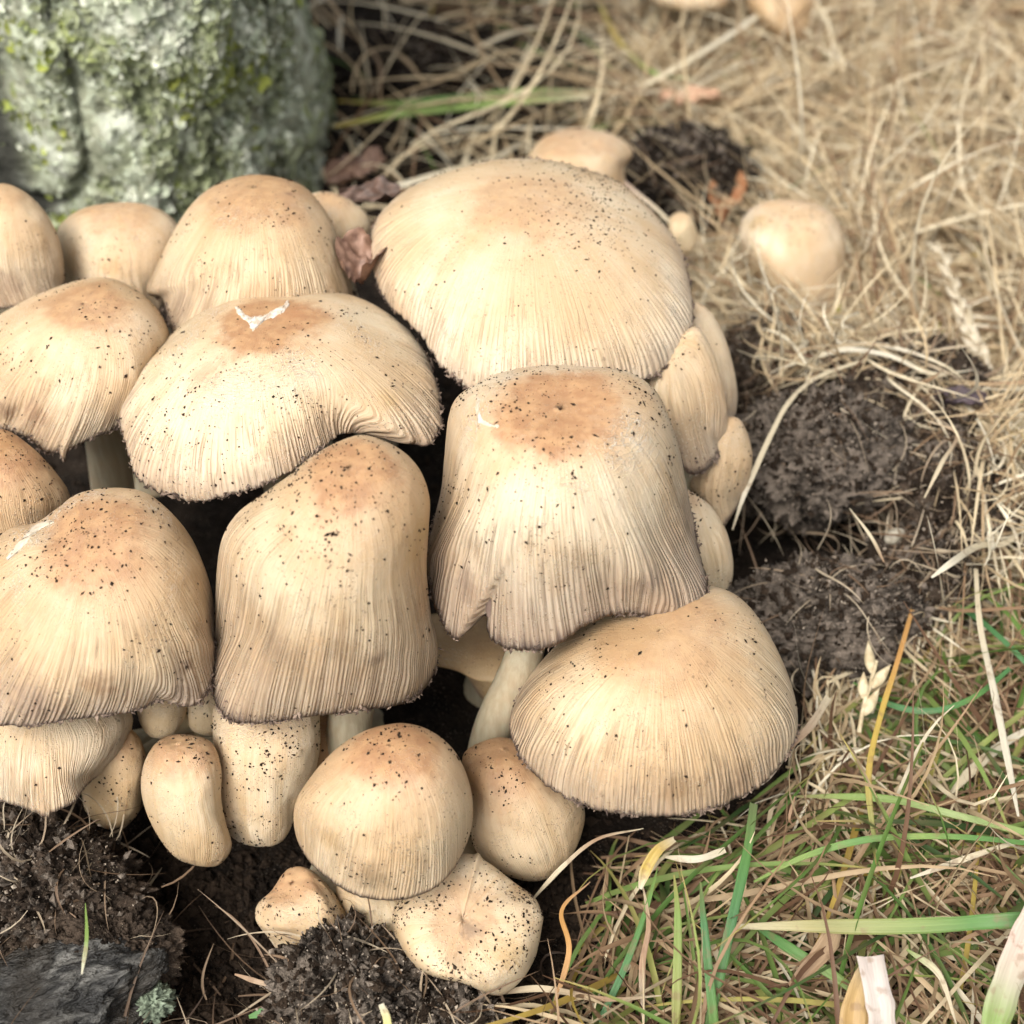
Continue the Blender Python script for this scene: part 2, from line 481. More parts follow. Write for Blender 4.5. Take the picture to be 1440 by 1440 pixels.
def mushroom(key, outline, d0, label, group='pale mushrooms of the crowded clump', mat=None, stem=None, stem_r=0.0045,
             specks=40, fringe=True, speck_bias=None, tear_white=False, stains=(), **kw):
    p = dict(DEF); p.update(kw)
    m = dict(rust=0.7, seed=len(CAPS) * 1.37); m.update(mat or {})
    closed = p['aend'] > 110
    seed = 100 + 7 * len(CAPS)
    poly = np.array(outline, float)
    c_o = (poly.min(0) + poly.max(0)) / 2
    w_o, h_o = poly.max(0) - poly.min(0)
    nth, ntt = p['seg']
    al, ro = math.radians(p['alpha']), math.radians(p['roll'])
    ex = np.array([1, 0, 0]); ez = np.array([0, math.cos(al), math.sin(al)]); ey = np.cross(ez, ex)
    Rz = np.array([[math.cos(ro), math.sin(ro), 0], [-math.sin(ro), math.cos(ro), 0], [0, 0, 1]])
    B = np.stack([Rz @ ex, Rz @ ey, Rz @ ez])        # rows
    TH = (np.arange(nth) / nth * 2 * np.pi + np.pi / 2)
    def grid(tt): return np.meshgrid(tt, TH, indexing='ij')
    tl, thl = grid(np.linspace(0.002, 1, 30))
    lo, hi = 0.3, 4.0
    for _ in range(18):
        H = (lo + hi) / 2
        Vv = template(thl, tl, H, p, seed) @ B
        asp = np.ptp(Vv[..., 1]) / np.ptp(Vv[..., 0])
        if asp < h_o / w_o: lo = H
        else: hi = H
    tg, thg = grid(np.linspace(0.002, 1, ntt))
    L = template(thg, tg, H, p, seed)
    Vv = L @ B
    mn, mx = Vv[..., :2].min((0, 1)), Vv[..., :2].max((0, 1))
    c_t = (mn + mx) / 2
    sc = w_o / (mx[0] - mn[0])
    # silhouette of the plain form
    q = (Vv[..., :2] - c_t).reshape(-1, 2) * sc
    NB = 360
    ang = np.arctan2(-q[:, 1], q[:, 0]) % (2 * np.pi)
    rad = np.hypot(q[:, 0], q[:, 1])
    S = np.zeros(NB); np.maximum.at(S, (ang / (2 * np.pi) * NB).astype(int) % NB, rad)
    if (S == 0).any():
        ok = np.where(S > 0)[0]; S = np.interp(np.arange(NB), ok, S[ok], period=NB)
    S = np.repeat(circ_smooth(S, 1.5), 2)
    O = circ_smooth(poly_polar(poly, c_o), p['smooth'])
    Olow = circ_smooth(O, 16)
    Rw = w_o / 2 * (2 * d0 * TAN / 1440) / ((mx[0] - mn[0]) / 2)
    def warp(V3, apex_shift=None):
        """lateral reshaping of the plain form to its own outline; depth is kept"""
        u = (V3[..., :2] - c_t) * sc
        th = np.arctan2(-u[..., 1], u[..., 0]) % (2 * np.pi)
        r = np.hypot(u[..., 0], u[..., 1])
        s_ = sample_polar(S, th); rho = r / s_
        o = sample_polar(O, th); ol = sample_polar(Olow, th)
        w1 = sstep(0, 0.95, rho)
        rn = rho * (s_ * (1 - w1) + ol * w1 + (o - ol) * np.clip(rho, 0, 1) ** p['notch_pow'])
        dx, dy = rn * np.cos(th), rn * np.sin(th)
        if apex_shift is not None:
            w = np.clip(1 - rho ** 2, 0, 1)
            dx = dx + apex_shift[0] * w; dy = dy + apex_shift[1] * w
        return unproj(c_o[0] + dx, c_o[1] + dy, d0 - V3[..., 2] * Rw)
    shift = None
    if p['apex'] is not None:
        P0 = warp(template(np.array([0.0]), np.array([0.004]), H, p, seed) @ B)
        ax, ay, _ = proj(P0)
        shift = (p['apex'][0] - ax[0], p['apex'][1] - ay[0])
        if math.hypot(*shift) > 60: print('apex shift', key, shift)
    if p['rag'] and not closed:       # ragged rim
        rg = vnoise(np.stack([np.cos(TH) * 26, np.sin(TH) * 26, TH * 0], -1), seed + 20) * 0.6 + vnoise(np.stack([np.cos(TH) * 60, np.sin(TH) * 60, TH * 0], -1), seed + 21)*0.4
        axis = B[2]
        Vv = Vv + (p['rag'] * rg * np.linspace(0, 1, ntt)[:, None] ** 14)[..., None] * axis
    W = warp(Vv, shift)
    # origin: foot of the stem on the ground
    basec = warp(np.array([0.0, 0.0, 0.05]) @ B, shift)
    if stem is None:
        fx, fy = basec[0] * 0.8 - 0.002, basec[1] * 0.45 + 0.60 * max(0.18, basec[1] * 0.95) - 0.003
        foot = np.array([fx, fy, 0.0]); foot[2] = float(ground_h(np.array([fx]), np.array([fy]))[0]) - 0.003
        path = spline([basec, (basec + foot) / 2 + np.array([0.0, 0.002, 0]), foot], 12)
    else:
        sp = [basec] + [unproj(a, b, c) for a, b, c in stem]
        foot = sp[-1].copy(); path = spline(sp, 14)
    root = bpy.data.objects.new('mushroom', None)
    COL.objects.link(root)
    root.location = foot
    root.empty_display_size = 0.01
    xs, ys, _ = proj(W)
    facing = -((W - CAM) * (W - W.mean((0, 1)))).sum(-1) > 0
    st = []
    for (sx, sy, sr, sc_) in stains:
        i = np.where(facing, (xs - sx) ** 2 + (ys - sy) ** 2, 1e9).argmin()
        st.append((*(W.reshape(-1, 3)[i] - foot), sr, sc_))
    mat_cap = cap_material(closed=closed, stains=st, **m)
    root['label'] = label; root['category'] = 'mushroom'
    if group: root['group'] = group
    # cap: outer skin, rim, inner skin
    ni = 10
    ti, thi = grid(np.linspace(1, 0.05, ni))
    Li = template(thi, ti, H, p, seed) * 0.945
    Vi = Li @ B
    Wi = warp(Vi, shift)
    allV = np.concatenate([W.reshape(-1, 3), Wi.reshape(-1, 3)]) - foot
    Q = grid_quads(ntt + ni, nth, True)
    ctv = np.concatenate([tg.ravel(), np.full(ti.size, 1.0)])
    thv = np.concatenate([thg.ravel(), thi.ravel()])
    mer = np.stack([np.cos(thv), np.sin(thv), ctv], -1)
    nf = len(Q); mi = np.zeros(nf, int); mi[(ntt) * nth:] = 1
    # close the apex
    tri = np.stack([np.zeros(nth - 2, int), np.arange(2, nth), np.arange(1, nth - 1)], -1)
    Q = Q[:, ::-1]
    mi = np.concatenate([mi, np.zeros(len(tri), int)])
    me = mesh_np('cap', allV, quads=Q, tris=tri, attrs=dict(mer=mer, ct=ctv), mats=[mat_cap, M_GILL], mat_idx=mi)
    cap = link('cap', me, root)
    # gills
    if not closed:
        ng = 200
        TG = np.arange(ng) / ng * 2 * np.pi
        t2, th2 = np.meshgrid(np.linspace(0.97, 0.2, 7), TG, indexing='ij')
        G = template(th2, t2, H, p, seed) * np.where(np.arange(ng) % 2 == 0, 0.90, 0.72)[None, :, None]
        G = warp(G @ B, shift)
        link('gills', mesh_np('gills', G - foot, quads=grid_quads(7, ng, True), mats=[M_GILL], smooth=False), root)
    # stem
    ns = 20
    T = np.gradient(path, axis=0); T /= np.linalg.norm(T, axis=1)[:, None]
    n1 = np.cross(T, [0, 1, 0.001]); n1 /= np.linalg.norm(n1, axis=1)[:, None]
    n2 = np.cross(T, n1)
    a = np.arange(ns) / ns * 2 * np.pi
    rr = stem_r * (1 + 0.25 * np.linspace(0, 1, len(path)) ** 2)
    rr = rr[:, None] * (1 + 0.05 * vnoise(np.stack(np.meshgrid(np.arange(len(path)) * 0.5, a, indexing='ij') + [np.full((len(path), ns), seed * 1.0)], -1), 3))
    SV = path[:, None] + rr[..., None] * (np.cos(a)[None, :, None] * n1[:, None] + np.sin(a)[None, :, None] * n2[:, None])
    link('stem', mesh_np('stem', SV - foot, quads=grid_quads(len(path), ns, True), mats=[M_STEM]), root)
    # normals of the outer skin for crumbs
    du = np.roll(W, -1, 1) - np.roll(W, 1, 1)
    dv = np.gradient(W, axis=0)
    N = np.cross(dv, du); N /= (np.linalg.norm(N, axis=2)[..., None] + 1e-12)
    cen = W.mean((0, 1))
    if ((W - cen) * N).sum() < 0: N = -N
    CAPS[key] = dict(W=W, N=N, foot=foot, root=root, t=tg)
    # soil specks
    px, py, _ = proj(W)
    view = -((W - CAM) * N).sum(-1)
    w = np.sin(np.clip(tg, 0, 1) * 1.5) * (view > 0) * (0.25 + 0.75 * np.clip(N[..., 2], 0, 1))
    w = w * (0.06 + sstep(0.0, 0.45, fbm(W, 140, 3, seed)) ** 1.5)
    ww = w * 1.0
    for (bx, by, br, bs) in (speck_bias or []):
        ww = ww + w.mean() * bs * np.exp(-(((px - bx) ** 2 + (py - by) ** 2) / br ** 2)) * (view > 0) * np.sin(np.clip(tg, 0.02, 1) * 1.5)
    ww = ww.ravel() / ww.sum()
    idx = RNG.choice(len(ww), int(specks * 4.2), p=ww)
    sz = np.minimum(0.000092 * np.exp(RNG.normal(0, 0.75, len(idx))), 0.00030)
    ir, ic = np.unravel_index(idx, w.shape)
    f1, f2 = RNG.random(len(idx))[:, None], RNG.random(len(idx))[:, None]
    ir2 = np.minimum(ir + 1, ntt - 1); ic2 = (ic + 1) % nth
    Pc = (W[ir, ic] * (1 - f1) + W[ir2, ic] * f1) * (1 - f2) + (W[ir, ic2] * (1 - f1) + W[ir2, ic2] * f1) * f2
    CHIPS.append((Pc, N[ir, ic], sz))
    if fringe and not closed:
        # dark crumbling edge of the rim
        k = RNG.integers(0, nth, int(nth * 3.0))
        k = k[RNG.random(len(k)) < sstep(-0.5, 0.3, vnoise(np.stack([np.cos(TH[k]) * 6, np.sin(TH[k]) * 6, k * 0.0], -1), seed + 30))]
        j = ntt - 1 - (RNG.random(len(k)) ** 3 * 3).astype(int)
        fp = W[j, k] + RNG.normal(0, 0.00018, (len(k), 3))
        fn = RNG.normal(0, 1, (len(k), 3))
        chips_mesh('rim_fringe', fp - foot, fn, np.minimum(0.00017 * np.exp(RNG.normal(0, 0.6, len(k))), 0.00042), M_FRINGE, root, kind='stuff', el=1.8)
    return root

ICO_V = np.array([[0, 0, 1], [0.9, 0, 0.1], [0, 0.9, -0.1], [-0.9, 0, 0.05], [0, -0.9, 0.1], [0, 0, -1.0]])
ICO_F = np.array([[0, 1, 2], [0, 2, 3], [0, 3, 4], [0, 4, 1], [5, 2, 1], [5, 3, 2], [5, 4, 3], [5, 1, 4]])

def chips_mesh(name, P, N, sz, mat, parent=None, flat=0.45, el=1.5, **kw):
    n = len(P)
    N = N / (np.linalg.norm(N, axis=1)[:, None] + 1e-12)
    A = np.cross(N, RNG.normal(0, 1, (n, 3))); A /= np.linalg.norm(A, axis=1)[:, None]
    Bv = np.cross(N, A)
    sh = ICO_V[None] * (1 + RNG.uniform(-0.45, 0.45, (n, 6, 3)))
    lx = sz * np.exp(RNG.normal(0, 0.35, n)) * el; ly = sz; lz = sz * flat * (1 + RNG.random(n))
    V = P[:, None] + sh[..., 0:1] * (lx[:, None] * A)[:, None] + sh[..., 1:2] * (ly[:, None] * Bv)[:, None] + sh[..., 2:3] * (lz[:, None] * N)[:, None] + (N * (lz * 0.4)[:, None])[:, None]
    F = ICO_F[None] + (np.arange(n) * 6)[:, None, None]
    me = mesh_np(name, V, tris=F.reshape(-1, 3), mats=[mat], smooth=False)
    return link(name, me, parent, **kw)

def flat_mat(name, a, b, rough=0.8, scale=600):
    s = NT(name)
    n = s.noise(s.obj(), scale, 3)
    s.bsdf(Base_Color=s.mix(s.map(n, 0.35, 0.65), a, b), Roughness=rough, Normal=s.bump(n, 0.5, 0.0005))
    return s.m
M_FRINGE = flat_mat('dried_rim', (0.055, 0.035, 0.026), (0.24, 0.175, 0.13))

BIG = (448, 84); MID = (320, 60); SML = (200, 44)
EGG = dict(aend=150, e1=0.85, e2=0.85, flare=0.0, fold=0.03, stria=0.0, fringe=False, seg=SML, alpha=30, lump=0.05)

mushroom('A', [(522,335),(535,300),(575,265),(640,238),(700,224),(770,225),(830,240),(880,262),(920,300),(955,345),(970,400),(974,450),(960,492),(925,525),(860,550),(800,562),(720,562),(665,552),(640,535),(612,505),(590,470),(548,430),(527,390)],
    0.284, stains=[(800,430,.008,(0.50,0.35,0.20)),(830,290,.007,(0.45,0.31,0.18)),(925,500,.004,(0.30,0.23,0.16))], label='largest cream cap with a broad rounded dome, at the top of the clump', apex=(745,275), alpha=46, roll=4, e1=0.95, e2=0.95, seg=BIG, specks=330,
    speck_bias=[(830,290,45,60),(790,275,90,14),(850,330,35,40),(760,300,25,25)], mat=dict(rust=0.35, rust_r=0.22, tone=0.05, grey=0.5, stria=0.85, speck=0.5, crackle=0.15, streak=0.15))
mushroom('B', [(640,562),(660,545),(700,525),(760,514),(820,515),(880,522),(918,545),(938,580),(955,630),(965,680),(975,730),(985,780),(996,822),(990,848),(966,868),(930,868),(890,864),(850,868),(820,882),(790,902),(760,915),(730,915),(700,908),(687,892),(684,862),(676,856),(664,880),(650,898),(632,895),(615,865),(602,820),(598,785),(608,740),(620,690),(625,640),(630,590)],
    0.2455, stains=[(635,850,.0035,(0.22,0.15,0.11)),(930,850,.004,(0.20,0.15,0.12))], label='boxy cream cap with a rust centre and a split in its ragged lower rim', apex=(785,568), alpha=48, e1=0.72, e2=0.80, flare=0.10, fold=0.06, seg=BIG, notch_pow=2.6, specks=260, smooth=1.2,
    speck_bias=[(760,560,60,10),(880,560,60,8),(760,650,60,5)], mat=dict(rust=1.0, rust_r=0.21, tone=0.10, grey=0.75, stria=1.25, speck=0.45, crackle=0.8, streak=0.25), dimple=0.03,
    stem=[(742,900,0.250),(722,960,0.254),(692,1030,0.262),(680,1090,0.275)], stem_r=0.0036, rag=0.03)
mushroom('C', [(240,470),(280,435),(320,416),(370,409),(420,412),(480,412),(530,430),(572,462),(600,500),(616,550),(621,595),(612,618),(590,631),(560,623),(520,611),(480,612),(450,633),(420,655),(390,672),(350,690),(310,700),(270,706),(230,695),(200,680),(182,650),(172,610),(167,570),(180,530),(210,500)],
    0.264, stains=[(285,530,.0045,(0.38,0.235,0.14)),(545,560,.0022,(0.42,0.28,0.12)),(410,432,.0035,(0.36,0.17,0.08))], label='wide drooping cream cap with a white torn patch beside its brown centre', apex=(372,446), alpha=42, roll=-4, e1=0.9, e2=0.9, fold=0.09, seg=BIG, notch_pow=4, specks=240,
    speck_bias=[(270,540,60,8),(260,620,60,5)], mat=dict(rust=1.0, rust_r=0.20, tone=0.18, grey=0.55, stria=1.0, speck=0.5, crackle=0.7, streak=0.2), dimple=0.08,
    stem=[(410,740,0.285),(430,830,0.31)])
mushroom('D', [(440,640),(480,619),(515,612),(560,630),(590,660),(604,700),(603,740),(600,800),(606,860),(615,900),(613,940),(592,975),(560,992),(520,998),(480,1003),(430,1009),(380,1016),(340,1018),(312,1006),(298,970),(299,920),(302,860),(305,800),(313,755),(335,720),(375,690),(410,665)],
    0.2430, stains=[(575,985,.002,(0.10,0.06,0.04)),(350,1000,.005,(0.28,0.20,0.13)),(590,760,.005,(0.42,0.27,0.11))], label='tall thimble-shaped tan cap with a rusty dusted top, left of the boxy split cap', apex=(492,680), alpha=44, roll=8, e1=0.78, e2=0.82, fold=0.05, seg=BIG, specks=230,
    speck_bias=[(480,660,55,22),(420,750,60,4)], mat=dict(rust=0.9, rust_r=0.21, tone=0.5, grey=0.45, stria=1.2, speck=0.5, crackle=0.5, streak=0.2),
    stem=[(500,960,0.252),(492,1010,0.256),(488,1080,0.268)], stem_r=0.0040)
mushroom('E', [(80,715),(110,694),(155,686),(200,691),(235,715),(265,750),(285,790),(300,840),(304,900),(298,960),(280,990),(255,993),(225,985),(190,1000),(150,1005),(100,1012),(50,1020),(0,1020),(-40,1010),(-66,950),(-62,870),(-30,790),(10,745),(50,735)],
    0.244, stains=[(140,965,.0035,(0.20,0.095,0.04)),(262,935,.002,(0.14,0.08,0.05)),(30,1005,.005,(0.24,0.17,0.13)),(255,975,.003,(0.17,0.12,0.09))], label='bell-shaped cap with rusty top and grey-brown frayed skirt at the left edge', apex=(140,765), alpha=46, roll=-2, e1=0.98, e2=1.0, cone=0.08, fold=0.09, seg=BIG, specks=200,
    speck_bias=[(140,760,60,14)], mat=dict(rust=0.9, rust_r=0.27, tone=0.45, grey=0.8, stria=1.2, speck=0.5, crackle=0.9, streak=0.85), notch_pow=4)
mushroom('F', [(60,411),(110,394),(155,391),(195,410),(225,440),(239,475),(230,520),(208,562),(168,600),(130,616),(92,633),(65,636),(40,617),(10,605),(-30,590),(-54,540),(-44,490),(-10,450),(30,425)],
    0.279, stains=[(48,585,.0034,(0.19,0.09,0.045)),(5,575,.003,(0.10,0.05,0.03))], label='rounded cream cap with a brown top, left of the torn wide cap', apex=(135,418), alpha=42, stem=[(158,680,0.298),(172,790,0.318)], seg=MID, specks=110, fold=0.09, e1=0.88, e2=0.9,
    mat=dict(rust=0.75, rust_r=0.26, tone=0.3, grey=0.35, stria=0.8, speck=0.5, crackle=0.3, streak=0.3))
mushroom('G', [(-60,330),(-35,278),(0,258),(35,270),(65,300),(84,340),(91,390),(80,420),(52,432),(20,434),(-20,430),(-64,400)],
    0.298, stains=[(10,400,.004,(0.20,0.13,0.09))], label='pale upright cap cut by the left edge, below the mossy trunk', apex=(-6,275), alpha=28, seg=MID, specks=50,
    mat=dict(rust=0.3, tone=0.3, grey=0.5, stria=0.7, speck=0.5))
mushroom('H', [(80,325),(108,297),(150,286),(200,286),(238,303),(256,330),(254,370),(238,420),(200,450),(130,450),(95,420),(82,370)],
    0.315, stains=[(160,375,.003,(0.46,0.27,0.11))], label='smooth pale round cap below the mossy trunk, behind the brown-topped cap', apex=(160,298), alpha=32, seg=MID, specks=30,
    mat=dict(rust=0.45, rust_r=0.3, tone=0.2, grey=0.2, stria=0.5, speck=0.4, yellow=0.8))
mushroom('I', [(256,305),(290,268),(330,250),(370,246),(420,258),(450,285),(470,320),(486,370),(497,410),(500,445),(470,468),(400,480),(320,482),(255,475),(236,455),(228,420),(206,412),(222,370)],
    0.292, stains=[(407,272,.0012,(0.13,0.06,0.04)),(470,395,.004,(0.32,0.21,0.10)),(250,430,.004,(0.25,0.17,0.11))], label='tan egg-shaped cap with a dark chip near its top, in front of the trunk', apex=(365,262), alpha=24, roll=0, seg=MID, specks=110, e1=0.85, e2=0.95, fold=0.07,
    mat=dict(rust=0.55, rust_r=0.35, tone=0.75, grey=0.45, stria=1.1, speck=0.45, yellow=0.7, streak=0.4))
mushroom('J', [(425,285),(445,270),(472,272),(505,290),(522,315),(515,350),(490,400),(450,410),(420,340)],
    0.318, 'small pinkish tan cap half hidden between the egg-shaped cap and the largest cap', apex=(465,282), alpha=30, seg=SML, specks=25, mat=dict(rust=0.4, tone=0.5, grey=0.1, stria=0.4))
mushroom('K', [(0,603),(40,625),(75,660),(98,695),(95,725),(60,760),(20,775),(-30,780),(-80,740),(-84,680),(-50,620)],
    0.263, stains=[(0,625,.004,(0.35,0.19,0.08))], label='tan cap cut by the left edge, just above the frayed bell-shaped cap', apex=(-10,622), alpha=35, seg=MID, specks=70, mat=dict(rust=0.9, rust_r=0.5, tone=0.5, grey=0.1, stria=0.6, speck=0.6))
mushroom('L', [(905,535),(945,490),(975,460),(1000,490),(1018,550),(1022,605),(1004,650),(985,666),(965,664),(948,630),(925,585)],
    0.280, 'narrow cream cap tucked under the right rim of the largest cap', apex=(940,500), alpha=15, roll=-12, seg=SML, specks=20, fold=0.08, mat=dict(rust=0.1, tone=0.3, grey=0.6, stria=1.1, speck=0.3, yellow=0.9))
mushroom('L2', [(935,430),(970,424),(990,430),(1012,458),(1030,510),(1037,560),(1030,595),(1010,612),(975,600),(945,520)],
    0.296, 'tan cap seen edge-on behind the narrow cap, nearest the dark soil', apex=(960,440), alpha=15, roll=-6, seg=SML, specks=20, mat=dict(rust=0.2, tone=0.4, grey=0.6, stria=1.0, speck=0.4, yellow=0.9))
mushroom('L3', [(1030,586),(1048,602),(1058,640),(1052,680),(1034,718),(1018,735),(998,715),(970,690),(960,640),(985,600)],
    0.286, 'slim young cream cap beside the dark soil, under the narrow cap', apex=(1015,595), alpha=15, roll=8, seg=SML, specks=20, fringe=False, mat=dict(rust=0.2, tone=0.35, grey=0.2, stria=0.7, speck=0.5, yellow=0.8))
mushroom('L4', [(960,690),(978,695),(1002,715),(1022,748),(1031,790),(1028,822),(1010,840),(980,845),(950,800),(945,730)],
    0.272, 'small speckled cap peeping out right of the boxy split cap', apex=(975,705), alpha=20, roll=-10, seg=SML, specks=45, mat=dict(rust=0.3, tone=0.3, grey=0.1, stria=0.5, speck=0.8), fringe=False)
mushroom('M', [(870,850),(940,826),(1000,824),(1040,840),(1075,880),(1105,940),(1120,990),(1121,1030),(1102,1070),(1070,1105),(1030,1127),(990,1141),(940,1148),(880,1146),(830,1136),(780,1113),(745,1082),(723,1050),(717,1010),(735,965),(770,920),(815,880)],
    0.2445, stains=[(880,890,.008,(0.38,0.245,0.12)),(1045,1105,.004,(0.17,0.11,0.07)),(950,1110,.003,(0.25,0.15,0.07))], label='broad honey-tan cap with fine radial lines, lowest right of the clump beside the grass', apex=(925,890), alpha=42, roll=5, e1=0.95, e2=0.95, seg=BIG, fold=0.05, specks=120,
    speck_bias=[(1040,900,60,5)], mat=dict(rust=0.35, rust_r=0.3, tone=0.55, grey=0.5, stria=1.15, speck=0.4, yellow=0.7, crackle=0.1, streak=0.4))
mushroom('N', [(530,1022),(570,1017),(610,1030),(642,1060),(661,1105),(665,1150),(655,1190),(632,1230),(600,1255),(555,1266),(500,1259),(460,1235),(430,1205),(415,1170),(415,1130),(435,1095),(465,1060),(498,1035)],
    0.2330, stains=[(520,1240,.0035,(0.14,0.085,0.035)),(440,1190,.003,(0.33,0.21,0.09))], label='round honey-coloured button cap with a brown crown, front of the clump', apex=(555,1050), alpha=42, aend=98, e1=0.9, e2=0.95, seg=MID, fold=0.04, specks=110, stria=0.004,
    mat=dict(rust=0.95, rust_r=0.34, tone=0.6, grey=0.15, stria=0.6, speck=0.45, yellow=0.9, crackle=0.0), rag=0.006, fringe=False)
def egg(key, outline, d0, label, **kw):
    q = dict(EGG); q.update(kw)
    return mushroom(key, outline, d0, label, **q)
egg('O', [(230,1037),(265,1033),(298,1045),(311,1080),(311,1120),(317,1155),(326,1190),(310,1215),(285,1219),(250,1208),(225,1180),(205,1140),(198,1100),(207,1062)],
    0.247, 'plump kidney-shaped bud left of the long white-based bud', apex=(255,1050), roll=-8, specks=60, mat=dict(rust=0.6, rust_r=0.3, tone=0.45, grey=0.0, stria=0.25, speck=0.5, yellow=0.6))
egg('P', [(305,985),(370,975),(440,985),(450,1030),(447,1070),(435,1110),(415,1150),(400,1180),(375,1191),(340,1186),(315,1165),(303,1130),(300,1060)],
    0.2545, 'long thick speckled bud hanging out below the thimble-shaped cap', apex=(375,990), roll=2, e1=0.6, e2=0.7, specks=200, mat=dict(rust=0.1, tone=0.15, grey=0.0, stria=0.2, speck=1.0, yellow=0.5), speck_bias=[(340,1080,60,5)])
egg('P2', [(425,990),(460,990),(472,1040),(462,1085),(440,1120),(415,1120),(410,1040)], 0.264, 'brownish bud in the shade right behind the long speckled bud', apex=(450,1000),
    specks=15, mat=dict(rust=0.8, rust_r=0.6, tone=0.9, grey=0.0, stria=0.2, speck=0.5, yellow=0.9))
egg('Q', [(150,1020),(190,1030),(206,1070),(200,1120),(190,1150),(160,1166),(135,1158),(117,1130),(118,1080)], 0.262, 'shaded olive-tan bud between the pale ribbed cap and the kidney-shaped bud', apex=(170,1035),
    specks=40, mat=dict(rust=0.5, tone=0.7, grey=0.0, stria=0.2, speck=0.6, yellow=0.8))
mushroom('R', [(-40,990),(40,975),(120,975),(184,1000),(176,1050),(150,1080),(122,1105),(100,1130),(60,1141),(20,1131),(-30,1115),(-60,1050)],
    0.2580, 'pale ribbed cap under the frayed bell-shaped cap at the left edge', apex=(60,985), alpha=15, seg=MID, fringe=False, specks=50, mat=dict(rust=0.0, tone=0.1, grey=0.1, stria=1.4, speck=0.6, streak=0.1), rag=0.01)
egg('S', [(650,1065),(680,1042),(715,1038),(760,1060),(795,1100),(821,1135),(818,1172),(800,1210),(770,1235),(740,1239),(700,1225),(672,1200),(662,1170),(664,1120)],
    0.2530, 'smooth pear-shaped bud between the round button and the broad honey-tan cap', apex=(700,1052), roll=-14, specks=70, mat=dict(rust=0.7, rust_r=0.4, tone=0.5, grey=0.0, stria=0.3, speck=0.5, yellow=0.8))
egg('T', [(655,1200),(685,1212),(722,1240),(756,1268),(761,1310),(745,1362),(715,1395),(690,1399),(660,1385),(600,1370),(566,1340),(553,1300),(556,1275),(590,1240),(625,1215)],
    0.2390, stains=[(662,1308,.0022,(0.11,0.07,0.05)),(640,1352,.0024,(0.20,0.12,0.05)),(720,1340,.004,(0.40,0.25,0.09)),(735,1250,.004,(0.36,0.22,0.10))], label='lumpy knobbly bud with dark dents, lowest of the clump', apex=(650,1300), roll=10, lump=0.05, lump_s=1.5, e1=0.8, e2=0.8, specks=260, speck_bias=[(650,1355,30,14),(740,1260,40,10),(690,1310,30,8)], alpha=55,  # first stain paints the shade of the dark dent into the colour
    mat=dict(rust=0.45, rust_r=0.16, tone=0.4, grey=0.0, stria=0.1, speck=1.0, yellow=0.9))
egg('U', [(480,1240),(530,1245),(570,1255),(580,1290),(560,1332),(525,1325),(495,1300),(474,1262)], 0.2475, 'smooth pale bud wedged under the round button cap', apex=(540,1250),
    specks=12, mat=dict(rust=0.0, tone=0.4, grey=0.0, stria=0.1, speck=0.2, yellow=0.9))
egg('V', [(405,1222),(435,1222),(465,1250),(492,1295),(480,1312),(455,1320),(438,1335),(420,1360),(402,1354),(380,1322),(360,1295),(362,1272),(382,1252)],
    0.2480, 'small crooked dirty bud left of the pale wedged bud, above the soil clod', apex=(425,1240), roll=-25, lump=0.10, specks=90, mat=dict(rust=0.6, tone=0.3, grey=0.0, stria=0.1, speck=1.0))
egg('W1', [(195,975),(240,965),(262,985),(256,1020),(235,1037),(210,1035),(195,1010)], 0.262, 'shaded bud under the rim of the frayed bell-shaped cap', apex=(230,975), specks=8, mat=dict(rust=0.2, tone=0.5, grey=0.0, stria=0.1, speck=0.3))
egg('W2', [(262,975),(295,965),(315,985),(312,1025),(290,1035),(265,1020)], 0.264, 'pale bud in the gap between the frayed bell-shaped cap and the thimble-shaped cap', apex=(290,975), specks=8, mat=dict(rust=0.2, tone=0.3, grey=0.0, stria=0.1, speck=0.3))
egg('W3', [(560,880),(640,860),(700,870),(728,930),(722,985),(690,1000),(665,960),(640,940),(590,930)], 0.283, 'brown shaded cap deep in the gap below the boxy split cap', apex=(690,890), specks=5, mat=dict(rust=0.2, tone=1.3, grey=1.0, stria=0.3, speck=0.3))
# mushrooms away from the clump
GB = 'single mushrooms behind the clump'
egg('X1', [(735,240),(752,205),(775,188),(805,181),(850,185),(880,200),(890,218),(878,236),(880,270),(870,310),(800,330),(745,310),(730,270)], 0.385, 'peach-coloured cap just behind the largest cap', group=GB, apex=(800,190), alpha=30, specks=8, mat=dict(rust=0.4, tone=0.4, grey=0.0, stria=0.3))
egg('X2', [(1040,320),(1060,290),(1100,280),(1150,288),(1178,310),(1188,350),(1185,400),(1170,440),(1140,458),(1110,440),(1070,400),(1045,360)], 0.375, 'smooth pale yellow egg-shaped mushroom alone in the dry grass', group=GB, apex=(1110,295), e1=0.75, e2=0.8, specks=90, speck_bias=[(1150,300,30,14)], stains=[(1065,310,.004,(0.40,0.26,0.10)),(1180,360,.003,(0.35,0.22,0.10))], mat=dict(rust=0.12, rust_r=0.3, tone=-0.1, grey=0.0, stria=0.1, speck=0.3, yellow=0.2))
egg('X3', [(1050,-40),(1110,-50),(1145,-20),(1145,30),(1125,60),(1095,55),(1065,30),(1048,0)], 0.50, 'orange-based small mushroom at the top edge, right of its pale neighbours', group=GB, apex=(1100,-30), specks=5, mat=dict(rust=0.1, tone=0.5, grey=0.0, stria=0.1, yellow=1.0))
egg('X4', [(900,-60),(960,-70),(1020,-40),(1022,5),(990,15),(940,12),(905,-10)], 0.50, 'pale mushroom cut by the top edge, left of the orange-based one', group=GB, apex=(960,-50), specks=5, mat=dict(rust=0.1, tone=0.4, grey=0.0, stria=0.1))
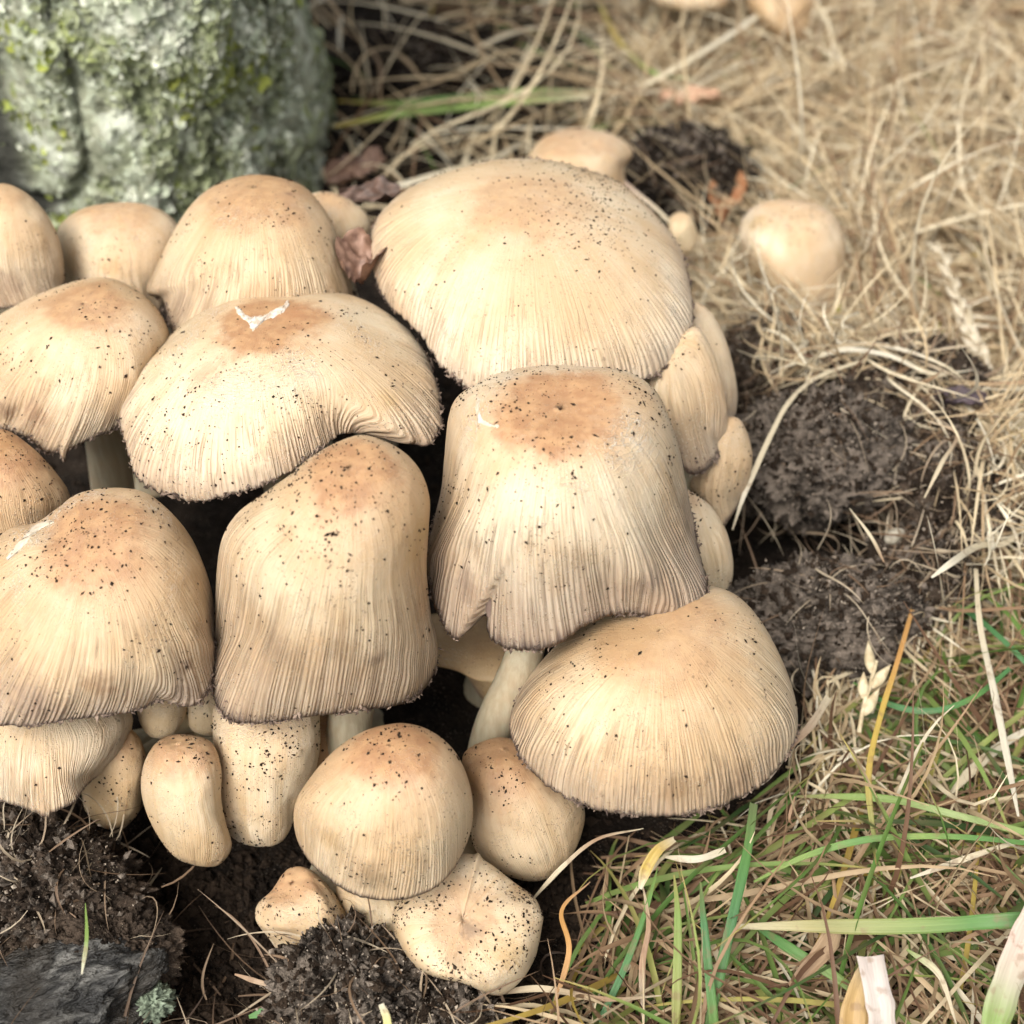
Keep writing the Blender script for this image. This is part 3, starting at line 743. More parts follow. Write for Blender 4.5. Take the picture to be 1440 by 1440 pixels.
egg('X5', [(940,310),(955,298),(972,305),(980,330),(974,355),(955,360),(942,340)], 0.36, 'tiny yellowish bud behind the right shoulder of the largest cap', group=GB, apex=(955,305), specks=5, mat=dict(rust=0.2, tone=0.8, grey=0.0, stria=0.1))

P = np.concatenate([c[0] for c in CHIPS]); N = np.concatenate([c[1] for c in CHIPS]); Sz = np.concatenate([c[2] for c in CHIPS])
chips_mesh('soil_crumb', P, N, Sz, M_CRUMB, el=1.1, kind='stuff', label='tiny dark soil crumbs sprinkled over the pale mushroom caps', cat='soil crumbs')

# white torn skin at the centre of the wide cap
def on_cap(key, px, py):
    c = CAPS[key]; x, y, d = proj(c['W'])
    view = -((c['W'] - CAM) * c['N']).sum(-1)
    q = (x - px) ** 2 + (y - py) ** 2 + np.where(view > 0, 0, 1e6)
    i = np.unravel_index(q.argmin(), q.shape)
    return c['W'][i], c['N'][i]
M_WHITE = flat_mat('torn_white_flesh', (0.68, 0.63, 0.56), (0.52, 0.42, 0.32), 0.5, 900)
M_CREAM = flat_mat('torn_cream_skin', (0.60, 0.54, 0.44), (0.52, 0.43, 0.31), 0.6, 900)
def torn_patch(key, poly, lift=0.00035, mat=None, label='white torn skin beside the brown centre'):
    """thin ragged patch of torn skin lying on the cap"""
    c = CAPS[key]; x, y, d = proj(c['W']); view = -((c['W'] - CAM) * c['N']).sum(-1)
    P = np.array(poly, float); cen = P.mean(0)
    ok = (view > 0) & (abs(x - cen[0]) < 90) & (abs(y - cen[1]) < 90)
    xs, ys, Ws, Ns = x[ok], y[ok], c['W'][ok], c['N'][ok]
    B_ = []
    for i in range(len(P)):
        for f in np.linspace(0, 1, 6, endpoint=False): B_.append(P[i] * (1 - f) + P[(i + 1) % len(P)] * f)
    B_ = np.array(B_); B_ += RNG.normal(0, 0.45, B_.shape)
    # medial line instead of the centre, so that long shapes stay inside themselves
    half = len(B_) // 2
    rows = []
    A1 = B_[:half]; A2 = B_[::-1][:half]
    for f in np.linspace(0, 1, 7): rows.append(A1 * (1 - f) + A2 * f)
    G = np.array(rows); V = np.zeros(G.shape[:2] + (3,))
    for a in range(G.shape[0]):
        for b in range(G.shape[1]):
            q = (xs - G[a, b, 0]) ** 2 + (ys - G[a, b, 1]) ** 2
            k = np.argpartition(q, 8)[:8]; w = 1 / (q[k] + 1.5); w /= w.sum()
            nn = (Ns[k] * w[:, None]).sum(0); nn /= np.linalg.norm(nn)
            edge = math.sin(math.pi * a / 6) ** 0.5
            V[a, b] = (Ws[k] * w[:, None]).sum(0) + nn * (lift * edge * (0.7 + 0.5 * RNG.random()) - 0.00002)
    f = c['foot']
    me = mesh_np('torn_skin', V - f, quads=grid_quads(G.shape[0], G.shape[1], False), mats=[mat or M_WHITE])
    link('torn_skin', me, c['root'], label=label)
torn_patch('C', [(331,432),(338,434),(345,443),(354,446),(362,444),(372,443),(382,438),(392,432),(402,428),(405,421),(407,430),(398,440),(386,446),(374,450),(366,456),(356,466),(352,461),(351,455),(340,447),(332,440)])
torn_patch('B', [(672,558),(676,560),(673,575),(677,588),(690,596),(702,598),(702,602),(686,600),(671,595),(668,578)], 0.0001, M_CREAM, label='thin pale tear left of the rust centre')
torn_patch('E', [(72,731),(78,734),(60,742),(48,750),(40,762),(26,775),(10,790),(6,786),(20,768),(34,752),(48,738)], 0.0001, M_CREAM, label='pale wrinkled tear on its upper left shoulder')

# ------------------------------------------------------------------ soil clods
def lump(name, px, py, d, rx, ry, rz, mat, seed, amp=0.28, sc=2.2, n=(150, 190), label=None, cat='soil clod', rot=0, group=None, ridged=False, kind=None):
    v, u = np.meshgrid(np.linspace(0.01, math.pi - 0.01, n[0]), np.arange(n[1]) / n[1] * 2 * math.pi, indexing='ij')
    D = np.stack([np.sin(v) * np.cos(u), np.sin(v) * np.sin(u), np.cos(v)], -1)
    if ridged:
        k = 1 + amp * fbm(D, sc, 3, seed) + 0.10 * (1 - 2 * abs(fbm(D * np.array([1, 3.5, 3.5]), 3, 4, seed + 3)))
    else:
        k = 1 + amp * fbm(D, sc, 3, seed) + amp * 0.75 * fbm(D, sc * 4, 3, seed + 3) + amp * 0.45 * fbm(D, sc * 13, 3, seed + 6)
    V = D * k[..., None] * np.array([rx, ry, rz])
    c, s = math.cos(rot), math.sin(rot)
    V = V @ np.array([[c, s, 0], [-s, c, 0], [0, 0, 1]])
    ctr = unproj(px, py, d)
    me = mesh_np(name, V, quads=grid_quads(n[0], n[1], True), mats=[mat])
    o = link(name, me, loc=ctr, label=label, cat=cat, group=group, kind=kind)
    N = V / np.array([rx, ry, rz]) ** 2; N /= np.linalg.norm(N, axis=2)[..., None]
    LUMPS.append((V.reshape(-1, 3) + ctr, N.reshape(-1, 3)))
    return o
LUMPS = []
lump('soil_clod', 1150, 880, 0.293, 0.021, 0.012, 0.015, M_SOIL2, 1, label='crumbly grey-brown clod beside the broad honey-tan cap, below the dark hole', group=None)
lump('soil_clod', 1140, 650, 0.312, 0.021, 0.015, 0.016, M_SOIL2, 2, label='sandy grey clod above the dark hole, right of the slim young cap')
lump('soil_clod', 1250, 570, 0.330, 0.026, 0.018, 0.014, M_SOIL3, 3, label='dark fibrous clod under the arch of pale dry straw')
lump('soil_clod', 1325, 690, 0.313, 0.014, 0.024, 0.015, M_SOIL3, 4, label='root-filled clod at the right side of the dark hole')
lump('soil_clod', 1280, 830, 0.302, 0.015, 0.010, 0.014, M_SOIL3, 5, label='dark crumbly clod that carries the white pebble')
lump('soil_clod', 1085, 520, 0.350, 0.014, 0.016, 0.014, M_SOIL3, 6, label='dark clod between the tan edge-on cap and the yellow egg-shaped mushroom')
lump('soil_clod', 490, 1395, 0.238, 0.013, 0.012, 0.012, M_SOIL2, 7, label='grey crumbly soil clod in front of the small crooked bud', amp=0.3)
lump('soil_clod', 600, 1450, 0.238, 0.014, 0.012, 0.010, M_SOIL2, 8, label='grey soil clod below the lumpy knobbly bud at the bottom edge', amp=0.3)
lump('soil_clod', 30, 1262, 0.256, 0.024, 0.014, 0.015, M_SOIL3, 9, label='dark fibrous soil clod under the pale ribbed cap at the left edge')
lump('soil_clod', 960, 250, 0.43, 0.022, 0.025, 0.012, M_SOIL, 10, label='blurred black soil clod behind the right shoulder of the largest cap')
lump('soil_clod', 600, 100, 0.52, 0.05, 0.03, 0.012, M_SOIL, 11, label='blurred black soil clod right of the mossy trunk')
def bark_rock_material():
    s = NT('grey_bark')
    ob = s.obj()
    v = s.vec('MULTIPLY', ob, (1, 1.6, 4))
    n = s.noise(v, 140, 6, 0.6, 0.6)
    n2 = s.noise(v, 700, 4, 0.6)
    col = s.mix(s.map(n, 0.44, 0.72), (0.008, 0.0075, 0.0065), (0.16, 0.155, 0.14))
    col = s.mix(s.math('MULTIPLY', s.map(s.noise(ob, 70, 4), 0.42, 0.6), 0.85), col, (0.022, 0.017, 0.011))
    s.bsdf(Base_Color=col, Roughness=0.42, Normal=s.bump(s.math('ADD', n, s.math('MULTIPLY', n2, 0.3)), 1.0, 0.0025))
    return s.m
M_BARKROCK = bark_rock_material()
lump('tree_root', 15, 1455, 0.240, 0.026, 0.012, 0.012, M_BARKROCK, 12, amp=0.42, sc=1.9, rot=0.45, ridged=True, label='wet grey wrinkled root in the bottom left corner', cat='root')
lump('pebble', 1258, 754, 0.2945, 0.0027, 0.0016, 0.0019, flat_mat('pale_stone', (0.36, 0.33, 0.26), (0.22, 0.19, 0.14), 0.5), 13, amp=0.08, sc=1.2, n=(24, 32), rot=0.5, label='small pale rounded pebble on the dark soil clod', cat='pebble')
LUMPS.pop()
M_LICH = flat_mat('grey_green_lichen', (0.22, 0.27, 0.19), (0.08, 0.10, 0.065), 0.8, 700)
lump('lichen_patch', 208, 1408, 0.243, 0.0046, 0.0034, 0.0026, M_LICH, 14, amp=0.5, sc=3, n=(50, 60), label='small grey-green lichen tuft beside the wet grey root', cat='lichen')
LUMPS.pop()

lump('soil_clod', 165, 1335, 0.249, 0.011, 0.009, 0.010, M_SOIL3, 19, label='small dark soil lump behind the lichen tuft at the bottom')
# crumbs scattered on clods and bare soil
pts, nor = [], []
for V, N in LUMPS[:11]:
    up = np.clip(N[:, 2] + 0.25 - N[:, 1] * 0.4, 0, 1); up /= up.sum()
    k = RNG.choice(len(V), 1700, p=up); pts.append(V[k]); nor.append(N[k])
pts = np.concatenate(pts); nor = np.concatenate(nor)
sz = np.minimum(0.00042 * np.exp(RNG.normal(0, 0.6, len(pts))), 0.0011)
half = RNG.random(len(pts)) < 0.5
chips_mesh('crumbly_soil', pts[half], nor[half], sz[half], M_SOIL2, flat=0.8, el=1.1, kind='stuff', label='loose grey soil crumbs lying on the clods', cat='soil crumbs')
chips_mesh('crumbly_soil', pts[~half], nor[~half], sz[~half], M_CRUMB, flat=0.8, el=1.1, kind='stuff', label='loose brown soil crumbs lying on the clods', cat='soil crumbs')
k = RNG.integers(0, len(pts), 6000)
chips_mesh('sandy_soil', pts[k] + RNG.normal(0, 0.0008, (6000, 3)) + nor[k] * 0.0004, nor[k], 0.00017 * np.exp(RNG.normal(0, 0.4, 6000)), flat_mat('sand_grains', (0.38, 0.32, 0.25), (0.20, 0.155, 0.115)), flat=0.8, el=1.1, kind='stuff', label='pale sandy grains scattered over the clods', cat='soil grains')
n = 16000
px = RNG.uniform(-150, 1500, n); py = np.where(RNG.random(n) < 0.6, RNG.uniform(1080, 1650, n), RNG.uniform(-60, 700, n))
px[:5000] = RNG.uniform(120, 820, 5000); py[:5000] = RNG.uniform(1170, 1450, 5000)
g = at_z(px, py, GZ); g[:, 2] = ground_h(g[:, 0], g[:, 1])
chips_mesh('loose_soil', g, np.tile([0, 0, 1.0], (n, 1)) + RNG.normal(0, 0.3, (n, 3)), np.minimum(0.0006 * np.exp(RNG.normal(0, 0.6, n)), 0.0014), M_CRUMB, flat=0.7, el=1.1, kind='stuff', label='loose soil crumbs on the bare ground', cat='soil crumbs')

# ------------------------------------------------------------------ mossy trunk
def trunk_material():
    s = NT('lichen_bark')
    ob = s.obj()
    n = s.noise(ob, 60, 5, 0.6)
    n2 = s.noise(ob, 190, 4, 0.65, 0.4)
    n3 = s.noise(s.vec('ADD', ob, (3, 1, 2)), 75, 4, 0.6)
    n4 = s.noise(s.vec('ADD', ob, (7, 5, 1)), 48, 3, 0.6)
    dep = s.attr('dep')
    col = s.mix(s.map(n, 0.35, 0.65), (0.18, 0.20, 0.12), (0.36, 0.37, 0.27))
    col = s.mix(s.map(n2, 0.47, 0.60), col, (0.44, 0.48, 0.35))
    col = s.mix(s.math('MULTIPLY', s.map(n3, 0.53, 0.64), 0.8), col, (0.60, 0.63, 0.52))
    col = s.mix(s.math('MULTIPLY', s.map(n4, 0.58, 0.70), 0.8), col, (0.30, 0.36, 0.05))
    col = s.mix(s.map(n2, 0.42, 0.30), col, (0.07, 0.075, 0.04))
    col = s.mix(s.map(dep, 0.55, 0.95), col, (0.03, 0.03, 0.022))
    h = s.math('ADD', n2, s.math('MULTIPLY', s.noise(ob, 600, 3), 0.4))
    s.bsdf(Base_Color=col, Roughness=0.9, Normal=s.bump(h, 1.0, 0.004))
    return s.m
M_TRUNK = trunk_material()
zz = np.concatenate([np.linspace(-0.05, 0.12, 150), np.linspace(0.13, 1.5, 60)])
uu = np.arange(420) / 420 * 2 * math.pi
uu = uu + 0.10 * np.sin(4 * uu)
ZZ, UU = np.meshgrid(zz, uu, indexing='ij')
D = np.stack([np.cos(UU), np.sin(UU), ZZ * 6], -1)
rad0 = 0.098 * (1 + 0.04 * np.exp(-(ZZ + 0.05) / 0.04))
Pn = np.stack([np.cos(UU) * 0.1, np.sin(UU) * 0.1, ZZ], -1)
disp = 0.0085 * fbm(Pn * np.array([1, 1, 1.5]), 26, 3, 31) + 0.0050 * fbm(Pn, 85, 3, 33) + 0.0022 * fbm(Pn, 260, 2, 35)
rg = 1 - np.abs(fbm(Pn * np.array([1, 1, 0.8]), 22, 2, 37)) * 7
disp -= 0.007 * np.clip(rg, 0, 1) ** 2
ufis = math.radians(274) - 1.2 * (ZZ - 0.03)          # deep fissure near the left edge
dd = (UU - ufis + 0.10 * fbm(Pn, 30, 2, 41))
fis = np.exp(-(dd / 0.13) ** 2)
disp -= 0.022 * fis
r = rad0 + disp
lean = 0.06
TX, TY = -0.168, 0.415
sq = lambda v: np.sign(v) * np.abs(v) ** 0.62
V = np.stack([TX + r * 0.98 * sq(np.cos(UU)) + lean * ZZ, TY + 0.85 * r * sq(np.sin(UU)), ZZ], -1)
tb = np.array([TX, TY, GZ])
root = bpy.data.objects.new('mossy_tree', None); COL.objects.link(root); root.location = tb
root['label'] = 'mossy grey-green tree trunk covered in lichen behind the mushrooms'; root['category'] = 'tree'
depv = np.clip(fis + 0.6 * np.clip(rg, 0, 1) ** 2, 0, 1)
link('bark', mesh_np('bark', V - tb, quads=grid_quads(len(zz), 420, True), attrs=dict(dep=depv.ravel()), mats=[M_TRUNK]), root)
# lichen lobes
sel = (ZZ < 0.11) & (np.sin(UU) < 0.25)
w = sel * (0.1 + sstep(-0.05, 0.3, fbm(Pn, 70, 3, 51))) * (1 - np.clip(depv, 0, 0.95))
w = w.ravel() / w.sum()
def flakes(name, k, mat, size, seed, parent, pick, base, cupped=0.4):
    Pp = base[0].reshape(-1, 3)[pick]; Nn = base[1].reshape(-1, 3)[pick] + RNG.normal(0, 0.45, (len(pick), 3))
    Nn /= np.linalg.norm(Nn, axis=1)[:, None]
    A = np.cross(Nn, RNG.normal(0, 1, (len(pick), 3))); A /= np.linalg.norm(A, axis=1)[:, None]
    Bv = np.cross(Nn, A); m = 8
    a = np.arange(m) / m * 2 * math.pi
    s_ = size * np.exp(RNG.normal(0, 0.4, len(pick)))
    rr = 1 + RNG.uniform(-0.6, 0.5, (len(pick), m))
    ring = Pp[:, None] + (s_[:, None] * rr)[..., None] * (np.cos(a)[None, :, None] * A[:, None] + np.sin(a)[None, :, None] * Bv[:, None]) + (Nn * (s_ * cupped)[:, None])[:, None] * (1 + RNG.uniform(-.8, .8, (len(pick), m, 1)))
    V = np.concatenate([Pp[:, None] - Nn[:, None] * 0.0001, ring], 1)
    j = np.arange(m); F = np.stack([np.zeros(m, int), 1 + j, 1 + (j + 1) % m], -1)
    F = F[None] + (np.arange(len(pick)) * (m + 1))[:, None, None]
    return mesh_np(name, V - tb, tris=F.reshape(-1, 3), mats=[mat])
NV = np.stack([np.cos(UU), np.sin(UU) * 1.1, np.zeros_like(UU)], -1)
M_L1 = flat_mat('pale_lichen', (0.70, 0.72, 0.59), (0.42, 0.47, 0.34), 0.85, 300)
M_L2 = flat_mat('olive_moss', (0.21, 0.24, 0.115), (0.38, 0.41, 0.26), 0.9, 300)
M_L3 = flat_mat('yellow_green_moss', (0.34, 0.37, 0.07), (0.22, 0.27, 0.06), 0.9, 300)
w2 = sel * sstep(0.0, 0.3, fbm(Pn, 60, 3, 61)) * (1 - np.clip(depv, 0, 0.9)); w2 = w2.ravel() / w2.sum()
w3 = sel * sstep(0.12, 0.3, fbm(Pn, 45, 3, 71)); w3 = w3.ravel() / w3.sum()
for (nm, k, mt, sz_, ww, lb) in (('lichen', 16000, M_L1, 0.00085, w, 'pale grey-green lichen lobes'), ('moss', 9000, M_L2, 0.0010, w2, 'olive green moss'), ('moss', 4200, M_L3, 0.0010, w3, 'yellow-green moss')):
    pick = RNG.choice(len(ww), k, p=ww)
    link(nm, flakes(nm, k, mt, sz_, 1, root, pick, (V, NV)), root, kind='stuff', label=lb)

# ------------------------------------------------------------------ strands
def strand_paths(roots, az, el, L, seg, curl, grav, zfloor=True):
    n = len(roots)
    d = np.stack([np.cos(az) * np.cos(el), np.sin(az) * np.cos(el), np.sin(el)], -1)
    C = RNG.normal(0, 1, (n, 3)) * curl[:, None]
    C2 = RNG.normal(0, 1, (n, 3)) * curl[:, None]
    P = [roots.copy()]; p = roots.copy()
    for i in range(seg):
        f = i / seg
        d = d + (C * (1 - f) + C2 * f) / seg
        d[:, 2] -= grav / seg
        d /= np.linalg.norm(d, axis=1)[:, None]
        p = p + d * (L / seg)[:, None]
        if zfloor:
            h = ground_h(p[:, 0], p[:, 1]) + 0.0006
            p[:, 2] = np.maximum(p[:, 2], h)
        P.append(p.copy())
    return np.stack(P, 1)

def strand_mesh(name, P, width, tone, mat, fold=0.35, taper=0.9, upbias=1.0):
    n, m, _ = P.shape
    T = np.gradient(P, axis=1); T /= np.linalg.norm(T, axis=2)[..., None] + 1e-9
    Nn = np.tile(np.array([0, -0.3, 1.0]) * upbias, (n, 1)) + RNG.normal(0, 0.6, (n, 3))
    S = np.cross(T, Nn[:, None]); S /= np.linalg.norm(S, axis=2)[..., None] + 1e-9
    U = np.cross(S, T)
    f = np.linspace(0, 1, m)
    wv = width[:, None] * (0.55 + 0.45 * np.clip(f * 5, 0, 1)) * (1 - taper * f ** 2.2)
    V = np.stack([P - S * wv[..., None] * 0.5, P + U * (wv * fold * 0.5)[..., None] * -1, P + S * wv[..., None] * 0.5], 2)   # n,m,3,3
    i = np.arange(m - 1)[:, None]; j = np.arange(2)[None]
    q = np.stack([i * 3 + j, i * 3 + j + 1, (i + 1) * 3 + j + 1, (i + 1) * 3 + j], -1).reshape(-1, 4)
    Q = (q[None] + (np.arange(n) * m * 3)[:, None, None]).reshape(-1, 4)
    tn = np.repeat(tone, m * 3); al = np.tile(np.repeat(f, 3), n)
    return mesh_np(name, V, quads=Q, attrs=dict(tone=tn, along=al), mats=[mat])

DRY = [(0.0, (0.13, 0.07, 0.04)), (0.25, (0.31, 0.20, 0.115)), (0.5, (0.53, 0.41, 0.245)), (0.75, (0.65, 0.555, 0.375)), (1.0, (0.76, 0.70, 0.54))]
GRN = [(0.0, (0.04, 0.08, 0.022)), (0.35, (0.09, 0.175, 0.035)), (0.6, (0.17, 0.25, 0.065)), (0.8, (0.30, 0.31, 0.09)), (1.0, (0.40, 0.28, 0.06))]
M_DRY = strand_material('dry_grass', DRY)
M_GRN = strand_material('green_grass', GRN, tip=(0.45, 0.33, 0.12))
M_ROOT = strand_material('root_fibre', [(0.0, (0.05, 0.032, 0.022)), (0.6, (0.20, 0.13, 0.08)), (1.0, (0.50, 0.42, 0.30))])

CL = np.array([(-80,240),(90,260),(360,235),(520,300),(640,225),(800,215),(900,260),(985,400),(1050,520),(1065,640),(1050,800),(1110,920),(1130,1020),(1080,1110),(900,1155),(830,1150),(770,1260),(765,1330),(720,1400),(640,1395),(540,1350),(420,1370),(350,1290),(180,1180),(60,1150),(-80,1150)], float)
def inside(px, py, poly):
    c = np.zeros(px.shape, bool)
    n = len(poly); j = n - 1
    for i in range(n):
        xi, yi = poly[i]; xj, yj = poly[j]
        c ^= ((yi > py) != (yj > py)) & (px < (xj - xi) * (py - yi) / (yj - yi + 1e-12) + xi)
        j = i
    return c
LOGP = LUMPS
SOILR = np.array([(1035,470),(1120,470),(1250,480),(1370,540),(1390,640),(1390,770),(1290,830),(1200,900),(1150,960),(1110,930),(1040,830),(1040,600)], float)
X2P = np.array([(1065,300),(1110,290),(1160,300),(1178,345),(1172,385),(1150,400),(1120,385),(1080,340)], float)
SHOW = [([(1300,325),(1338,325),(1415,525),(1378,535)], 1.0), ([(1190,905),(1258,905),(1250,1030),(1190,1030)], 1.0), ([(1240,735),(1285,735),(1285,775),(1235,775)], 1.0),
        ([(1060,1288),(1440,1276),(1440,1318),(1060,1316)], 0.75), ([(1360,800),(1388,800),(1440,1150),(1412,1150)], 0.8), ([(1210,1340),(1250,1340),(1255,1440),(1190,1440)], 0.9),
        ([(1390,1300),(1440,1250),(1440,1440),(1370,1440)], 0.8), ([(1010,1130),(1065,1130),(1030,1440),(980,1440)], 0.6), ([(900,1180),(950,1180),(925,1270),(890,1260)], 0.9)]
def show(px, py, d):
    hgt = CAM[2] + d * (FWD[2] + (720 - py) / 720 * TAN * UP[2])
    high = hgt > GZ + 0.0135
    bad = np.zeros(len(px), bool)
    for poly, pr in SHOW:
        bad |= (inside(px, py, poly) & high).any(1) & (RNG.random(len(px)) < pr)
    return bad
def keep(P, soil=True, dmin=0.0):
    px, py, d = proj(P)
    bad = (inside(px, py, CL) & (d < 0.345)).any(1)
    if soil:
        bad |= (inside(px, py, SOILR) & (d < 0.345)).any(1)
    bad |= (inside(px, py, X2P) & (d < 0.378)).any(1)
    bad |= show(px, py, d)
    # keep clear of the trunk
    bad |= (((P[..., 0] - TX) / 0.10) ** 2 + ((P[..., 1] - TY) / 0.088) ** 2 < 1).any(1)
    bad |= (d < 0.12).any(1)
    return ~bad

def scatter(n, boxes, zlo, zhi, Lr, wr, curl, elr, tone, grav=0.5, seg=9, azc=None, soil=True):
    """n roots spread over quadrilaterals of ground; returns paths"""
    k = RNG.choice(len(boxes), n, p=np.array([b[4] for b in boxes], float) / sum(b[4] for b in boxes))
    bx = np.array([b[:4] for b in boxes], float)[k]
    px = bx[:, 0] + RNG.random(n) * (bx[:, 2] - bx[:, 0]); py = bx[:, 1] + RNG.random(n) * (bx[:, 3] - bx[:, 1])
    z = RNG.uniform(zlo, zhi, n)
    p = at_z(px, py, GZ + 0.004)
    p[:, 2] = ground_h(p[:, 0], p[:, 1]) + z
    az = RNG.uniform(0, 2 * math.pi, n) if azc is None else azc(p) + RNG.normal(0, 0.7, n)
    el = RNG.uniform(elr[0], elr[1], n)
    L = RNG.uniform(Lr[0], Lr[1], n); cu = np.abs(RNG.normal(0, curl, n))
    Pp = strand_paths(p, az, el, L, seg, cu, grav)
    ok = keep(Pp, soil)
    w = RNG.uniform(wr[0], wr[1], n)
    return Pp[ok], w[ok], np.clip(tone(n)[ok], 0, 1)

def flow(p):
    return math.pi * 1.5 * fbm(np.stack([p[:, 0], p[:, 1], p[:, 1] * 0], -1), 14, 2, 77) + np.where(RNG.random(len(p)) < 0.5, 0, math.pi) + 2.0
norm = lambda m, s: (lambda n: RNG.normal(m, s, n))
def add_strands(name, label, cat, parts, mat):
    m = max(p[0].shape[1] for p in parts)
    P = np.concatenate([p[0] for p in parts]); w = np.concatenate([p[1] for p in parts]); t = np.concatenate([p[2] for p in parts])
    link(name, strand_mesh(name, P, w, t, mat), kind='stuff', label=label, cat=cat)

TOPR = [(1020, -120, 1750, 480, 5), (880, -120, 1200, 180, 1.2), (1180, 380, 1750, 620, 2.2)]
BOTR = [(800, 1130, 1750, 1700, 5), (1130, 900, 1750, 1250, 4), (1380, 560, 1750, 950, 2)]
TOPM = [(460, -120, 1050, 330, 1)]
add_strands('dry_grass', 'matted pale dry grass covering the ground at top right', 'dry grass', [
    scatter(7000, TOPR, 0.0, 0.010, (0.025, 0.08), (0.0005, 0.0013), 1.2, (-0.05, 0.55), norm(0.54, 0.24), azc=flow),
    scatter(4800, TOPR, 0.003, 0.015, (0.02, 0.07), (0.0004, 0.0010), 2.0, (-0.1, 0.5), norm(0.62, 0.24)),
    scatter(420, TOPM, 0.001, 0.012, (0.03, 0.09), (0.0008, 0.0020), 1.8, (0.0, 0.6), norm(0.55, 0.25)),
], M_DRY)
add_strands('dry_grass', 'brown and straw-coloured tangled dead grass at bottom right', 'dead grass', [
    scatter(3800, BOTR, 0.0, 0.008, (0.02, 0.06), (0.0005, 0.0013), 2.2, (-0.05, 0.5), norm(0.24, 0.24)),
    scatter(800, BOTR, 0.003, 0.010, (0.02, 0.065), (0.0005, 0.0014), 1.6, (-0.1, 0.5), norm(0.48, 0.28)),
], M_DRY)
add_strands('green_grass', 'sparse green grass growing through the dead grass', 'grass', [
    scatter(1150, BOTR, 0.0, 0.007, (0.03, 0.07), (0.0007, 0.0016), 1.0, (0.1, 0.9), norm(0.42, 0.25), grav=1.3),
    scatter(90, TOPR, 0.0, 0.006, (0.02, 0.05), (0.0007, 0.0016), 0.9, (0.2, 0.9), norm(0.6, 0.25), grav=1.2),
    scatter(40, TOPM, 0.0, 0.006, (0.03, 0.07), (0.0009, 0.0018), 0.8, (0.1, 0.7), norm(0.5, 0.2), grav=1.2),
], M_GRN)
# straw matted round the top and right of the soil clods
ring = spline([(1000,395,.018),(1060,430,.028),(1130,475,.038),(1200,495,.042),(1290,510,.042),(1360,545,.040),(1395,620,.038),(1390,700,.034),(1385,770,.023),(1320,850,.020),(1250,900,.019),(1190,960,.018),(1150,1030,.016),(1110,1100,.014)], 400)
n = 2400
i = (RNG.random(n) ** 1.7 * 398).astype(int)
q = ring[i].copy(); q[:, 0] += RNG.normal(0, 26, n) - 8; q[:, 1] += RNG.normal(0, 24, n)
wp = at_z(q[:, 0], q[:, 1], GZ); wp = np.array([at_z(a, b, GZ + max(c, 0.004)) for a, b, c in zip(q[:, 0], q[:, 1], q[:, 2] - np.abs(RNG.normal(0, 0.006, n)))])
ra = np.array([at_z(a, b, GZ + c) for a, b, c in ring]); tg_ = np.gradient(ra, axis=0)[i]
az = np.arctan2(tg_[:, 1], tg_[:, 0]) + RNG.normal(0, 0.75, n) + np.where(RNG.random(n) < 0.5, 0, math.pi)
Pr = strand_paths(wp, az, RNG.normal(0, 0.25, n), RNG.uniform(0.008, 0.040, n), 10, np.abs(RNG.normal(0, 2.6, n)), 0.5)
pxr, pyr, dr = proj(Pr)
okr = ~((inside(pxr, pyr, CL) & (dr < 0.345)).any(1) | (inside(pxr, pyr, X2P) & (dr < 0.378)).any(1))
okr &= ~(inside(pxr, pyr, np.array([(1060,570),(1240,600),(1290,760),(1240,880),(1060,880)], float)).mean(1) > 0.4)
okr &= ~show(pxr, pyr, dr)
add_strands('dry_grass', 'pale straw matted round the rim of the dark soil clods', 'dry grass', [(Pr[okr], RNG.uniform(0.0003, 0.0010, okr.sum()), np.clip(RNG.normal(0.62, 0.27, okr.sum()), 0, 1))], M_DRY)
# root fibres on clods and soil
rp, rn = [], []
for q, (V_, N_) in enumerate(LUMPS[:11]):
    k = RNG.choice(len(V_), 420 if q in (2, 3, 4, 5, 8) else 110); rp.append(V_[k] + N_[k] * 0.0003); rn.append(N_[k])
rp = np.concatenate(rp); rn = np.concatenate(rn); n = len(rp)
Pf = strand_paths(rp, RNG.uniform(0, 6.28, n), RNG.uniform(-0.6, 0.7, n), RNG.uniform(0.006, 0.022, n), 9, np.abs(RNG.normal(0, 3.0, n)), 0.3)
add_strands('root_fibre', 'thin pale root fibres and straw bits sticking out of the soil clods', 'roots', [(Pf, RNG.uniform(0.00015, 0.00065, n), np.clip(RNG.normal(0.72, 0.28, n), 0, 1)),
    scatter(420, [(-150, 1140, 800, 1650, 1)], 0.0, 0.006, (0.008, 0.035), (0.00025, 0.0007), 2.2, (-0.1, 0.5), norm(0.35, 0.25), soil=False)], M_ROOT)

